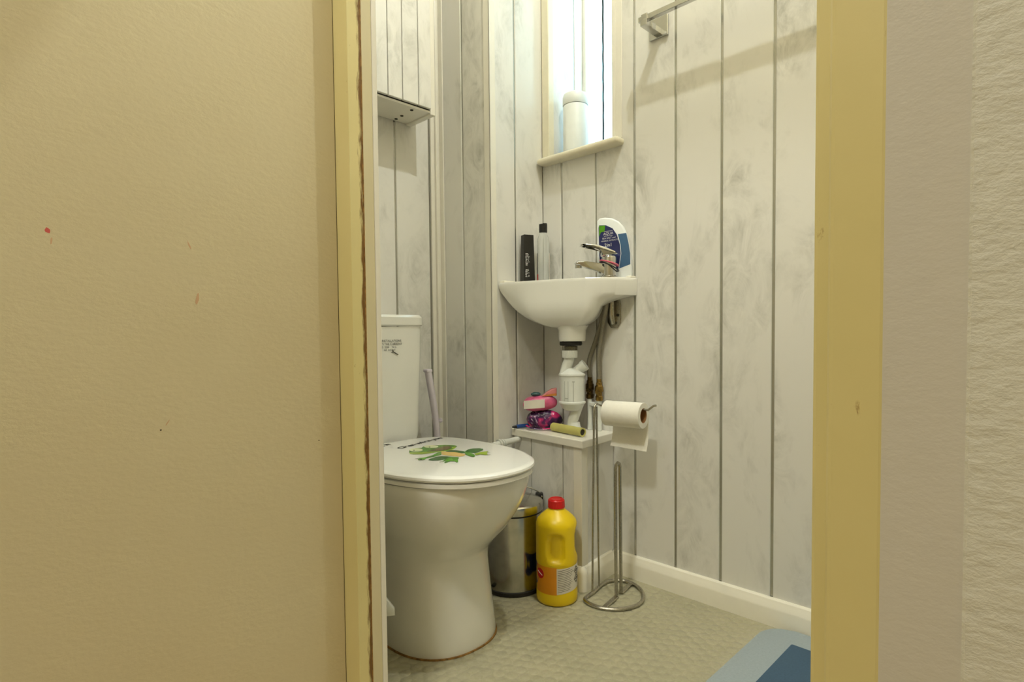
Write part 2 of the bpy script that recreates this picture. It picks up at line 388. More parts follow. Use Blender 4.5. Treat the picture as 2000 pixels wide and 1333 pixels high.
# doorway wall (hall face XH, room face XI) and hall
m = B()
bx(m, XH + 0.004, XI, 0.835, YA + 0.1, 0, ZT); bx(m, XH + 0.004, XI, YN - 0.9, 0.0985, 0, ZT); bx(m, XH + 0.004, XI, 0.0985, 0.835, 1.80, ZT)
struct(obj('wall_left', m, M['inner_paint'], None, False))
m = B(); bx(m, XI, XR + 0.1, YN - 0.05, YN, 0, ZT); struct(obj('wall_near', m, M['inner_paint'], None, False))
m = B(); bx(m, XH - 0.004, XH + 0.004, -1.35, 0.0535, 0, ZT, 0.002); wh = struct(obj('wall_hall', m, M['plaster'], None, False), 'rough cream plaster wall beside the doorway')
m = B(); bx(m, XH - 0.0005, XH + 0.004, 0.0535, 0.0985, 0, ZT); obj('plaster_reveal', m, M['smooth_plaster'], wh, False)
m = B(); bx(m, XH, XH + 0.004, 0.88, 1.9, 0, ZT); obj('plaster_side', m, M['smooth_plaster'], wh, False)
m = B(); bx(m, -1.25, -1.2, -1.35, 1.9, 0, ZT); struct(obj('wall_hall_far', m, M['hallwall'], None, False))
m = B(); bx(m, -1.25, XH, -1.4, -1.35, 0, ZT); struct(obj('wall_hall_end', m, M['hallwall'], None, False))
m = B(); bx(m, -1.25, XH, 1.9, 1.95, 0, ZT); struct(obj('wall_hall_behind_door', m, M['hallwall'], None, False))
m = B(); bx(m, -1.25, XI - 0.05, -1.4, 1.95, -0.05, 0.0); struct(obj('floor_hall', m, M['hallfloor'], None, False))
m = B(); bx(m, -1.25, XI - 0.05, -1.4, 1.95, ZT, ZT + 0.05); struct(obj('ceiling_hall', m, M['ceil'], None, False))

# door frame: hinge side
tr = thing('trim_1', 'yellow painted door frame post with brown grime along its joint', 'door frame', (0.46, 0.81, 0)); tr['kind'] = 'structure'
m = B(); bx(m, XH, XH + 0.0222, 0.793, 0.8353, 0, 1.80, 0.0006); obj('frame_post', m, M['frame_dirty'], tr, False)
m = B(); bx(m, XH + 0.0219, XH + 0.0238, 0.79315, 0.82, 0, 1.80); obj('grimy_joint', m, M['grime'], tr, False)
m = B(); bx(m, XH + 0.0236, XH + 0.0412, 0.7925, 0.835, 0, 1.80, 0.001); obj('lining', m, M['cream_lining'], tr, False)
m = B(); bx(m, XH + 0.0412, XI + 0.001, 0.793, 0.835, 0, 1.80, 0.0015, 2); obj('edge_trim', m, M['white_pvc'], tr, False)
# door frame: lock side
tr = thing('trim_2', 'yellow painted door frame post beside the rough plaster', 'door frame', (0.46, 0.12, 0)); tr['kind'] = 'structure'
m = B(); bx(m, XH - 0.001, XH + 0.022, 0.0952, 0.1337, 0, 1.80, 0.005, 3); obj('frame_post', m, M['frame'], tr, False)
m = B(); bx(m, XH + 0.022, XI + 0.001, 0.0985, 0.1495, 0, 1.80, 0.003, 2); obj('door_stop', m, M['frame'], tr, False)
m = B(); bx(m, XH, XI + 0.001, 0.0985, 0.8345, 1.765, 1.802); tr = obj('trim_3', m, M['frame'], None, False); struct(tr, 'yellow painted head of the door frame')

# door leaf, opened towards the hall
dr = thing('door_1', 'flat cream painted door standing open into the hall', 'door', (0.44, 0.855, 0)); dr['kind'] = 'structure'
m = B(); bx(m, -0.235, 0.4499, 0.8350, 0.872, 0.006, 1.762, 0.0012, 2); leaf = obj('door_leaf', m, M['door'], dr, False)
def mark(px, pz, rx, rz, mat, ang=0.0, n=9):
    mm = B(); vs = []
    for i in range(n):
        t = 2 * PI * i / n; k = 0.75 + 0.45 * random.random(); u, v = rx * k * math.cos(t), rz * k * math.sin(t)
        vs.append((px + u * math.cos(ang) - v * math.sin(ang), 0.8349, pz + u * math.sin(ang) + v * math.cos(ang)))
    bot = [mm.verts.new(p) for p in vs]; top = [mm.verts.new((p[0], 0.8354, p[2])) for p in vs]
    mm.faces.new(bot); mm.faces.new(top[::-1])
    for i in range(n): mm.faces.new((bot[i], bot[(i + 1) % n], top[(i + 1) % n], top[i]))
    obj('paint_mark', mm, mat, leaf, False)
for a in ((0.094, 0.774, 0.0028, 0.0036, 'redmark', 0.4), (0.097, 0.763, 0.0010, 0.0045, 'pinkmark', -0.2), (0.2394, 0.7715, 0.001, 0.006, 'pinkmark', 0.4), (0.2467, 0.7017, 0.002, 0.009, 'pinkmark', -0.2),
          (0.1997, 0.534, 0.0012, 0.001, 'darkmark', 0), (0.2074, 0.5423, 0.0006, 0.0045, 'pinkmark', -0.6), (0.4124, 0.4919, 0.0010, 0.0009, 'darkmark', 0)): mark(*a[:4], M[a[4]], a[5])
for k, z in enumerate((0.22, 0.95, 1.6)):
    m = B(); lathe(m, [(0.006, -0.05), (0.006, 0.05)], 14, 0.4475, 0.8775, z); obj('hinge', m, M['brass'], dr)

# window
wn = thing('window_1', 'bright frosted window in a white frame above the sill', 'window', (XW, 1.02, WZ0)); wn['kind'] = 'structure'
m = B(); bx(m, XW, XW + 0.004, W0 + 0.035, W1 - 0.010, WZ0 + 0.035, WZ1 - 0.03); obj('pane', m, M['pane'], wn, False)
m = B()
bx(m, XW - 0.03, XW + 0.03, W1 - 0.012, W1, WZ0, WZ1, 0.002); bx(m, XW - 0.03, XW + 0.03, W0, W0 + 0.04, WZ0, WZ1, 0.003)
bx(m, XW - 0.03, XW + 0.03, W0 + 0.04, W1 - 0.034, WZ0, WZ0 + 0.04, 0.003); bx(m, XW - 0.03, XW + 0.03, W0 + 0.04, W1 - 0.034, WZ1 - 0.035, WZ1, 0.003)
obj('frame', m, M['white_pvc'], wn, False)
m = B(); bx(m, XW + 0.004, XW + 0.03, W0, W1, WZ0, WZ1); obj('backing', m, M['white_pvc'], wn, False)
m = B(); bx(m, 1.272, XW - 0.03, 0.881, YB - 0.004, WZ0 - 0.019, WZ0, 0.008, 4); sl = struct(obj('trim_4', m, M['sill'], None, True, 0.5), 'cream window sill board with a rounded nose')

# skirting boards
def skirt_profile(h, t): return [(0, 0), (-t, 0), (-t, h * 0.62), (-t * 0.94, h * 0.70), (-t * 0.66, h * 0.84), (-t * 0.5, h * 0.95), (-t * 0.25, h), (0, h)]
def skirt(name, p0, p1, nrm, h=0.060, t=0.016, label=None, parent=None):
    m = B(); prof = skirt_profile(h, t); ends = []
    for p in (p0, p1): ends.append([(p[0] - nrm[0] * u, p[1] - nrm[1] * u, z) for u, z in prof])
    loft(m, ends); o = obj(name, m, M['skirting'], parent, True, 0.5)
    return struct(o, label)
skirt('baseboard_right', (XR, YN), (XR, 0.914), (-1, 0), label='glossy white skirting along the plank wall')
skirt('baseboard_back', (XI, YA), (XC, YA), (0, -1))

# ------------------------------------------------------------------ pipe boxing below the basin
BT = 0.385
bxg = thing('pipe_boxing', 'low corner box of marbled planks with a white shelf top under the basin', 'boxing', (1.22, 1.03, 0))
qa, qb, qc, qd = Vector((1.168, YB - 0.004)), Vector((1.1415, 0.900)), Vector((XR - 0.001, 0.917)), Vector((XR - 0.001, YB - 0.004))
m = B(); prism(m, [(qa.x + 0.009, qa.y), (qb.x + 0.009, qb.y + 0.009), (qc.x, qc.y + 0.009), (qd.x, qd.y)], 0.001, BT - 0.02); obj('core', m, M['white_pvc'], bxg, False)
def face_planks(a, b, cuts, z0, z1):
    d = (b - a).normalized(); nrm = Vector((d.y, -d.x)); L = (b - a).length
    if (Vector((1.22, 1.03)) - a).dot(nrm) > 0: nrm = -nrm
    cs = [0] + cuts + [L]
    for s, e in zip(cs, cs[1:]):
        p, q = a + d * (s + 0.002), a + d * (e - 0.002)
        mm = B(); prism(mm, [tuple(p), tuple(q), tuple(q - nrm * 0.008), tuple(p - nrm * 0.008)], z0, z1); obj('plank', mm, M['marble'], bxg, False)
    for s in cuts:
        p, q = a + d * (s - 0.0028) - nrm * 0.0015, a + d * (s + 0.0028) - nrm * 0.0015
        mm = B(); prism(mm, [tuple(p), tuple(q), tuple(q - nrm * 0.006), tuple(p - nrm * 0.006)], z0, z1); obj('joint_strip', mm, M['strip'], bxg, False)
face_planks(qa, qb, [0.075, 0.20], 0.002, BT - 0.02); face_planks(qb, qc, [0.085], 0.002, BT - 0.02)
m = B(); d1 = (qa - qb).normalized(); d2 = (qc - qb).normalized()
o1, o2 = Vector((-0.003, 0.0)), Vector((0, -0.003))
for d, off in ((d1, o1), (d2, o2)):
    p = qb + off + (o2 if off is o1 else o1); q = p + d * 0.028
    prism(m, [tuple(p), tuple(q), tuple(q - off * 0.95), tuple(p - off * 0.95)], 0.002, BT - 0.02)
obj('corner_trim', m, M['white_pvc'], bxg, False)
m = B(); prism(m, [(1.159, YB - 0.004), (1.133, 0.890), (XR - 0.001, 0.908), (XR - 0.001, YB - 0.004)], BT - 0.0205, BT, 0.002, 2); obj('shelf_top', m, M['white_pvc'], bxg, False)
skirt('skirting', (qb.x - 0.001, qb.y), (qc.x - 0.015, qc.y), (d2.y, -d2.x), 0.062, 0.014, parent=bxg)
skirt('skirting', (qb.x, qb.y - 0.0005), (qa.x, qa.y), (-1, 0.1), 0.062, 0.012, parent=bxg)
m = B(); lathe(m, [(0.0145, 0), (0.0145, 0.045), (0.012, 0.056), (0.006, 0.062), (0, 0.062)], 18, qb.x + 0.0005, qb.y + 0.0005, 0.001); obj('skirting_corner', m, M['skirting'], bxg)
for o in bxg.children:
    if 'kind' in o: del o['kind']


# ------------------------------------------------------------------ toilet
TX = 0.77
tl = thing('toilet', 'white close-coupled toilet with its frog-printed lid down', 'toilet', (TX, 1.0, 0))
def ring_section(z, yf, yb, hw, e=2.2, n=56, yc=None, hb=None):
    yc = yc if yc is not None else yf + hw * 1.12
    pts = []
    for i in range(n):
        t = 2 * PI * i / n; c, s = math.cos(t), math.sin(t)
        if s < 0: x = hw * abs(c) ** (2 / e) * (1 if c > 0 else -1); y = yc - (yc - yf) * abs(s) ** (2 / e)
        else:
            eb = 5.0; x = abs(c) ** (2 / eb) * (1 if c > 0 else -1) * (hw + ((hb or hw) - hw) * abs(s)); y = yc + (yb - yc) * abs(s) ** (2 / eb)
        pts.append((TX + x, y, z))
    return pts
m = B()
loft(m, [ring_section(z, yf, yb, hw, 2.3, yc=yc) for z, yf, yb, hw, yc in (
    (0.001, 0.886, 1.27, 0.120, 1.02), (0.012, 0.885, 1.27, 0.121, 1.02), (0.05, 0.891, 1.268, 0.118, 1.02), (0.11, 0.900, 1.262, 0.114, 1.02), (0.165, 0.907, 1.26, 0.112, 1.02),
    (0.185, 0.906, 1.26, 0.113, 1.02), (0.197, 0.898, 1.26, 0.118, 1.02), (0.215, 0.880, 1.265, 0.119, 1.02), (0.245, 0.851, 1.27, 0.136, 1.02), (0.28, 0.824, 1.27, 0.152, 1.015), (0.315, 0.805, 1.27, 0.164, 1.01),
    (0.345, 0.795, 1.27, 0.170, 1.01), (0.360, 0.793, 1.27, 0.171, 1.01), (0.366, 0.797, 1.268, 0.168, 1.01))])
pan = obj('pan', m, M['ceramic'], tl, True, 0.9)
m = B(); loft(m, [ring_section(0.0009, 0.8825, 1.272, 0.1235, 2.3, yc=1.02), ring_section(0.0035, 0.8830, 1.271, 0.1230, 2.3, yc=1.02)]); obj('base_shadow_dirt', m, M['grime'], tl)  # thin dark ring added for contact shadow and dirt round the pan foot
m = B(); bx(m, TX - 0.15, TX + 0.13, 1.22, 1.392, 0.30, 0.368, 0.015, 3); obj('cistern_ledge', m, M['ceramic'], tl)
m = B()
def rrect(x0, x1, y0, y1, z, r=0.03, k=6):
    pts = []
    for cx, cy, a in ((x1 - r, y0 + r, -PI / 2), (x1 - r, y1 - r, 0), (x0 + r, y1 - r, PI / 2), (x0 + r, y0 + r, PI)):
        for i in range(k + 1): pts.append((cx + r * math.cos(a + PI / 2 * i / k), cy + r * math.sin(a + PI / 2 * i / k), z))
    return pts
loft(m, [rrect(0.615, 0.898, 1.243, 1.39, 0.369), rrect(0.612, 0.902, 1.239, 1.39, 0.40), rrect(0.605, 0.910, 1.236, 1.39, 0.60), rrect(0.603, 0.9115, 1.235, 1.39, 0.675)])
cis = obj('cistern', m, M['ceramic'], tl, True, 0.7)
m = B(); loft(m, [rrect(0.602, 0.912, 1.2335, 1.392, 0.6765), rrect(0.600, 0.9145, 1.231, 1.392, 0.680), rrect(0.600, 0.9145, 1.231, 1.392, 0.699), rrect(0.604, 0.9105, 1.235, 1.39, 0.7055), rrect(0.62, 0.90, 1.25, 1.38, 0.707)])
obj('cistern_lid', m, M['ceramic'], tl, True, 0.5)
# seat and lid
def lid_section(z, s, d=0.0): return ring_section(z, 0.776 + d, 1.214 - d, (0.177 - d) * s, 2.3, 72, 1.03, 0.150 - d)
m = B(); loft(m, [lid_section(0.3675, 1, 0.006), lid_section(0.3695, 1, 0.003), lid_section(0.376, 1, 0.003), lid_section(0.3775, 1, 0.006)]); obj('seat', m, M['seat'], tl, True, 0.6)
m = B(); loft(m, [lid_section(0.3785, 1, 0.008), lid_section(0.380, 1, 0.003), lid_section(0.384, 1, 0.0), lid_section(0.388, 1, 0.001), lid_section(0.3913, 1, 0.006), lid_section(0.3920, 1, 0.012)]); lid = obj('lid', m, M['seat'], tl, True, 0.6)
for x in (TX - 0.075, TX + 0.075):
    m = B(); tube(m, [(x - 0.02, 1.222, 0.379), (x + 0.02, 1.222, 0.379)], 0.009, 14); obj('hinge', m, M['seat'], tl)
# the printed frog and lettering on the lid (flat print)
def decal(pts, mat, z, name='print'):
    mm = B(); vs = [mm.verts.new((TX + x, 1.0 + y, z)) for x, y in pts]; f = mm.faces.new(vs); bmesh.ops.triangulate(mm, faces=[f])
    bmesh.ops.transform(mm, matrix=full(lid).inverted(), verts=mm.verts[:])
    for f in mm.faces:
        if f.normal.z < 0: f.normal_flip()
    me = bpy.data.meshes.new(name); mm.to_mesh(me); mm.free(); o = bpy.data.objects.new(name, me); C.objects.link(o); me.materials.append(mat); o.parent = lid
    return o
FROG = [('green', [(-0.0335, 0.0646), (-0.0409, 0.0505), (-0.0389, 0.0395), (-0.026, 0.0268), (-0.0062, 0.0233), (0.0162, 0.021), (0.0331, 0.0177), (0.0505, 0.0179), (0.0692, 0.0292), (0.0849, 0.0407), (0.0896, 0.0524), (0.0852, 0.0658), (0.0767, 0.0778), (0.0635, 0.0856), (0.0546, 0.0971), (0.0394, 0.1038), (0.0269, 0.0966), (0.0184, 0.0895), (0.0075, 0.0959), (-0.0039, 0.098), (-0.015, 0.0903)]),
 ('lime', [(-0.0341, 0.0637), (-0.03, 0.0644), (-0.0181, 0.0514), (-0.0017, 0.0446), (0.0159, 0.029), (0.0364, 0.0218), (0.0525, 0.0237), (0.0646, 0.0303), (0.0687, 0.042), (0.0816, 0.0444), (0.0759, 0.0341), (0.056, 0.0197), (0.0369, 0.0174), (0.0162, 0.021), (-0.0062, 0.0233), (-0.026, 0.0268), (-0.0389, 0.0395), (-0.0409, 0.0505)]),
 ('frogeye', [(0.0052, 0.0664), (0.0007, 0.0618), (-0.0045, 0.0592), (-0.0098, 0.0588), (-0.0145, 0.0607), (-0.0181, 0.0646), (-0.0202, 0.0702), (-0.0205, 0.0767), (-0.019, 0.0835), (-0.0158, 0.0896), (-0.0114, 0.0944), (-0.0061, 0.0973), (-0.0007, 0.0978), (0.0041, 0.0959), (0.0078, 0.0918), (0.0099, 0.0861), (0.0101, 0.0793), (0.0085, 0.0725)]),
 ('frogeye', [(0.0535, 0.0713), (0.0492, 0.0673), (0.044, 0.0654), (0.0386, 0.0656), (0.0337, 0.0681), (0.0297, 0.0725), (0.0272, 0.0782), (0.0265, 0.0847), (0.0277, 0.0911), (0.0305, 0.0968), (0.0348, 0.1009), (0.04, 0.103), (0.0455, 0.1028), (0.0506, 0.1003), (0.0547, 0.0959), (0.0572, 0.0899), (0.0578, 0.0833), (0.0565, 0.0768)]),
 ('ink', [(-0.0096, 0.0765), (-0.0113, 0.0747), (-0.0129, 0.0742), (-0.0138, 0.0752), (-0.0136, 0.0772), (-0.0124, 0.0796), (-0.0107, 0.0814), (-0.0091, 0.0819), (-0.0082, 0.0809), (-0.0084, 0.0788)]),
 ('ink', [(0.0369, 0.0798), (0.035, 0.078), (0.0333, 0.0775), (0.0324, 0.0785), (0.0327, 0.0806), (0.034, 0.083), (0.0358, 0.0848), (0.0375, 0.0853), (0.0384, 0.0843), (0.0382, 0.0822)]),
 ('mouth', [(0.0006, 0.0459), (0.0077, 0.0419), (0.0207, 0.0352), (0.0345, 0.0278), (0.0506, 0.0297), (0.067, 0.0399), (0.0754, 0.0537), (0.0681, 0.0618), (0.0528, 0.0596), (0.0324, 0.0538), (0.0141, 0.0503)]),
 ('darkgreen', [(0.0301, 0.0172), (0.0467, 0.0182), (0.0539, 0.0025), (0.0577, -0.0171), (0.0492, -0.0303), (0.0402, -0.03), (0.0366, -0.0105), (0.0285, 0.0037)]),
 ('belly', [(0.0199, 0.0208), (0.0256, 0.0198), (0.0285, 0.0037), (0.0373, -0.0097), (0.0395, -0.0308), (0.0386, -0.0443), (0.0249, -0.0543), (0.0137, -0.0524), (0.0055, -0.0329), (0.0016, -0.0108), (0.008, 0.0039)]),
 ('green', [(0.0197, 0.0172), (0.0094, 0.0172), (-0.017, 0.0024), (-0.0324, -0.0018), (-0.0427, -0.0043), (-0.0522, -0.0008), (-0.0589, -0.0036), (-0.0676, -0.0173), (-0.0637, -0.0184), (-0.0556, -0.0105), (-0.0611, -0.0212), (-0.0565, -0.023), (-0.0456, -0.0148), (-0.0341, -0.0138), (-0.0146, -0.0108), (-0.0004, -0.0086)]),
 ('claw', [(-0.0642, 0.0022), (-0.0567, -0.0006), (-0.0605, -0.0059)]),
 ('darkgreen', [(-0.0526, -0.0305), (-0.0411, -0.0231), (-0.0218, -0.0169), (-0.0094, -0.0201), (-0.0008, -0.033), (-0.0075, -0.0429), (-0.0243, -0.0516), (-0.039, -0.0487), (-0.0494, -0.0405)]),
 ('green', [(-0.0017, -0.0356), (0.0078, -0.0564), (0.0044, -0.0628), (-0.006, -0.0716), (-0.0226, -0.0924), (-0.027, -0.094), (-0.0233, -0.0821), (-0.0265, -0.0786), (-0.0277, -0.0741), (-0.0462, -0.0792), (-0.0448, -0.0745), (-0.0287, -0.0632), (-0.042, -0.0648), (-0.0373, -0.0603), (-0.0257, -0.0534)]),
 ('claw', [(-0.052, -0.0678), (-0.0482, -0.0644), (-0.0381, -0.0607), (-0.0414, -0.0642)]),
 ('darkgreen', [(0.0567, -0.0198), (0.0769, -0.0073), (0.091, -0.007), (0.1028, -0.0159), (0.1037, -0.029), (0.0924, -0.04), (0.0734, -0.0458), (0.0619, -0.0481), (0.0574, -0.0394)]),
 ('lime', [(0.0563, -0.0529), (0.0745, -0.0507), (0.0865, -0.0526), (0.0962, -0.0557), (0.0848, -0.0621), (0.0821, -0.0665), (0.0757, -0.072), (0.0671, -0.0843), (0.0621, -0.081), (0.0586, -0.07), (0.0448, -0.0691)]),
 ('claw', [(0.0838, -0.0632), (0.0883, -0.0726), (0.0801, -0.068)]),
 ('claw', [(0.0688, -0.0811), (0.0712, -0.0909), (0.0652, -0.085)]),
 ('green', [(0.0534, -0.0237), (0.058, -0.0325), (0.0483, -0.0621), (0.0363, -0.0773), (0.0312, -0.0786), (0.0308, -0.0642), (0.0379, -0.0436)])]
for i, (mat, pts) in enumerate(FROG): decal(pts, M[mat], 0.39225 + i * 0.00004, 'frog_print')
a = math.atan2(0.039, 0.152)
text_mesh('Clean when you', 0.0245, basis((0.745, 1.122, 0.3923), (math.cos(a), math.sin(a), 0), (-math.sin(a), math.cos(a), 0), (0, 0, 1)), M['ink'], 'lettering', lid, shear=0.3, bold=0.05)
text_mesh('get in', 0.0245, basis((0.712, 1.166, 0.3923), (math.cos(a + .15), math.sin(a + .15), 0), (-math.sin(a + .15), math.cos(a + .15), 0), (0, 0, 1)), M['ink'], 'lettering', lid, shear=0.3, bold=0.05)
# sticker print on the cistern
FZ = 1.2345
def cfront(x, z): return basis((x, FZ, z), (1, 0, 0), (0, 0, 1), (0, -1, 0))
for s, z, x, sz in (('FOR INSTALLATIONS', 0.6395, 0.762, 0.0078), ('MEETS THE CURRENT', 0.6315, 0.762, 0.0078), ('REGS  2000    W.C.', 0.6238, 0.767, 0.0068), ('OF  INTENT', 0.6165, 0.785, 0.0062)):
    text_mesh(s, sz, cfront(x, z), M['ink'], 'sticker_text', cis)
m = B(); tube(m, [(0.811, FZ, 0.6125), (0.826, FZ, 0.6045)], 0.0011, 6); tube(m, [(0.807, FZ, 0.610), (0.811, FZ, 0.6125), (0.811, FZ, 0.617)], 0.0009, 6); obj('sticker_icon', m, M['ink'], cis)
# white supply pipe running from behind the toilet into the boxing
wp = thing('supply_pipe', 'white plastic pipe running from behind the toilet into the low box', 'pipe', (1.03, 1.14, 0.345))
m = B(); tube(m, [(0.93, 1.14, 0.347), (1.168, 1.14, 0.3565)], 0.0085, 16); obj('pipe', m, M['trap'], wp)
m = B()
for x, r in ((1.082, 0.0125), (1.092, 0.0115), (1.101, 0.0105)): tube(m, [(x, 1.14, 0.353), (x + 0.006, 1.14, 0.3532)], r, 16)
obj('coupling', m, M['trap'], wp)
m = B(); tube(m, [(0.93, 1.14, 0.347), (0.905, 1.14, 0.345), (0.89, 1.14, 0.32)], 0.0095, 14); obj('elbow', m, M['trap'], wp)
# white clip low beside the foot
m = B()
prism(m, [(0.0, 0.0), (0.016, 0.0), (0.050, 0.052), (0.035, 0.064), (0.0, 0.012)], -0.006, 0.006, 0.002, 2, basis((0.584, 0.899, 0.137), (-0.86, 0.5, 0), (0, 0, 1), (0.5, 0.86, 0)))
bx(m, XI + 0.0005, 0.562, 0.908, 0.921, 0.146, 0.160, 0.002)
tag(origin_base(obj('plastic_clip', m, M['trap'])), 'small white plastic clip poking out low beside the toilet foot', 'clip')

# ------------------------------------------------------------------ toilet brush
tb = thing('toilet_brush', 'toilet brush with a pale lilac handle standing behind the toilet', 'toilet brush', (1.005, 1.315, 0))
m = B(); lathe(m, [(0.048, 0.001), (0.050, 0.02), (0.043, 0.10), (0.040, 0.135), (0.036, 0.135), (0.034, 0.12), (0, 0.12)], 28, 1.005, 1.315); obj('holder', m, M['lilac'], tb)
m = B(); P = smooth_path([(1.008, 1.312, 0.122), (1.0075, 1.312, 0.30), (1.0045, 1.313, 0.375), (1.000, 1.315, 0.43), (0.990, 1.318, 0.50), (0.9815, 1.320, 0.552)], 6)
tube(m, P, lambda t: 0.0088 + 0.0012 * t, 12); bx(m, 0.9715, 0.9905, 1.310, 1.330, 0.548, 0.558, 0.003, 2); obj('handle', m, M['lilac'], tb)
m = B(); lathe(m, [(0.003, 0), (0.0055, 0.004), (0.004, 0.012), (0, 0.013)], 10, 1.0135, 1.306, 0.404); obj('knob', m, M['lilac'], tb)

# ------------------------------------------------------------------ wall cabinet
cb = thing('wall_cabinet', 'white wall cabinet with a marbled plank door above the toilet', 'cabinet', (0.78, 1.34, 1.256))
CF = 1.283
m = B(); bx(m, 0.56, 0.975, CF + 0.012, 1.396, 1.264, 1.95); obj('body', m, M['white_pvc'], cb, False)
m = B(); bx(m, 0.975, 0.992, CF - 0.001, 1.397, 1.254, 1.95, 0.0015); obj('side_panel', m, M['white_pvc'], cb, False)
m = B(); bx(m, 0.545, 0.56, CF - 0.001, 1.397, 1.254, 1.95, 0.0015); obj('side_panel', m, M['white_pvc'], cb, False)
m = B(); bx(m, 0.56, 0.975, CF + 0.001, 1.396, 1.2585, 1.264); bot = obj('bottom_panel', m, M['white_pvc'], cb, False)
dj = [0.565, 0.612, 0.657, 0.702, 0.747, 0.792, 0.8371, 0.8816, 0.9321, 0.9785]
m = B(); bx(m, 0.562, 0.9740, CF + 0.0005, CF + 0.012, 1.2662, 1.94); back = obj('door', m, M['gap'], cb, False)
for a, b in zip(dj, dj[1:]):
    m = B(); bx(m, a + 0.0009, min(b - 0.0009, 0.9732), CF - 0.008, CF + 0.0005, 1.2665, 1.94, 0.0012); obj('door_plank', m, M['marble'], back, False)
for x, y in ((0.9256, 1.2995), (0.9294, 1.3513), (0.931, 1.3815)):
    m = B(); lathe(m, [(0.0045, -0.0012), (0.0045, 0.001)], 12, x, y, 1.258); obj('screw_hole', m, M['gap'], bot)

# ------------------------------------------------------------------ corner basin
bs = thing('corner_basin', 'small white ceramic corner basin fixed between the two plank walls', 'basin', (1.225, 1.01, 0.67))
bc = Vector((1.222, 1.005))
outl = [(XR - 0.001, YB - 0.001), (1.116, YB - 0.001), (1.117, 1.155), (1.127, 1.11), (1.143, 1.05), (1.163, 0.985), (1.188, 0.922), (1.212, 0.883), (1.236, 0.859), (1.262, 0.846), (1.285, 0.841), (XR - 0.001, 0.840)]
def hit(t):
    d = Vector((math.cos(t), math.sin(t))); best = 9
    for a, b in zip(outl, outl[1:] + outl[:1]):
        a = Vector(a) - bc; e = Vector(b) - bc - a; den = d.x * e.y - d.y * e.x
        if abs(den) < 1e-9: continue
        s = (a.x * e.y - a.y * e.x) / den; u = (a.x * d.y - a.y * d.x) / den
        if s > 0 and -1e-6 <= u <= 1 + 1e-6: best = min(best, s)
    return best
NB = 120; th = [2 * PI * i / NB for i in range(NB)]
for p in outl: th.append(math.atan2(p[1] - bc.y, p[0] - bc.x) % (2 * PI))
th = sorted(set(round(t, 5) for t in th)); ro = [hit(t) for t in th]
ax = Vector((0.5, -0.866)); ay = Vector((0.866, 0.5)); la, lb = 0.122, 0.084
def rb(t):
    d = Vector((math.cos(t), math.sin(t))); return 1 / math.sqrt((d.dot(ax) / la) ** 2 + (d.dot(ay) / lb) ** 2)
def lerp_tab(tab, z):
    for (z0, v0), (z1, v1) in zip(tab, tab[1:]):
        if z1 <= z <= z0: return v0 + (v1 - v0) * (z0 - z) / (z0 - z1)
    return tab[-1][1] if z < tab[-1][0] else tab[0][1]
LW = [(0.80, 0), (0.785, 0.0), (0.77, 0.10), (0.745, 0.36), (0.715, 0.70), (0.695, 0.9), (0.68, 1.0), (0.66, 1.0)]
RW = [(0.80, 0), (0.765, 0.0), (0.752, 0.02), (0.746, 0.30), (0.738, 0.68), (0.728, 0.95), (0.72, 1.0), (0.66, 1.0)]
KB = [(0.80, 1.0), (0.735, 1.0), (0.715, 0.96), (0.70, 0.88), (0.688, 0.76), (0.678, 0.60), (0.672, 0.42), (0.669, 0.2)]
def bsec(z):
    out = []
    for t, r in zip(th, ro):
        d = Vector((math.cos(t), math.sin(t))); k = max(0.0, d.dot(Vector((0.47, -0.883)))) ** 5
        wgt = lerp_tab(LW, z) * (1 - k) + lerp_tab(RW, z) * k
        q = r + (min(rb(t) * (1 - 0.24 * k), r * 0.98) * lerp_tab(KB, z) - r) * wgt
        if z > 0.7945: q = r * (1 - (z - 0.7945) * 6)
        out.append((bc.x + d.x * q, bc.y + d.y * q, z))
    return out
def bin_(z, s): return [(bc.x + math.cos(t) * min(rb(t) * 0.86 * s, r * 0.86), bc.y + math.sin(t) * min(rb(t) * 0.86 * s, r * 0.86), z) for t, r in zip(th, ro)]
m = B(); zs = [0.669, 0.672, 0.678, 0.688, 0.70, 0.715, 0.725, 0.732, 0.738, 0.742, 0.746, 0.752, 0.76, 0.77, 0.78, 0.788, 0.7945, 0.797]
loft(m, [bsec(z) for z in zs] + [bin_(0.7965, 1.0), bin_(0.785, 0.96), bin_(0.74, 0.85), bin_(0.70, 0.6), bin_(0.685, 0.2)])
obj('bowl', m, M['ceramic'], bs, True, 0.75)
m = B(); lathe(m, [(0.036, 0.0), (0.0375, 0.006), (0.038, 0.03), (0.045, 0.042)], 32, 1.235, 1.003, 0.633); obj('outlet_boss', m, M['ceramic'], bs)
m = B(); bx(m, 1.278, XR - 0.001, 0.8425, 0.858, 0.795, 0.8025, 0.003, 2); obj('silicone_bead', m, M['skirting'], bs)
m = B(); prism(m, [(1.119, YB - 0.001), (1.121, 1.15), (1.14, 1.148), (1.175, 1.158), (1.19, YB - 0.001)], 0.794, 0.8035, 0.003, 2); obj('silicone_bead', m, M['skirting'], bs)
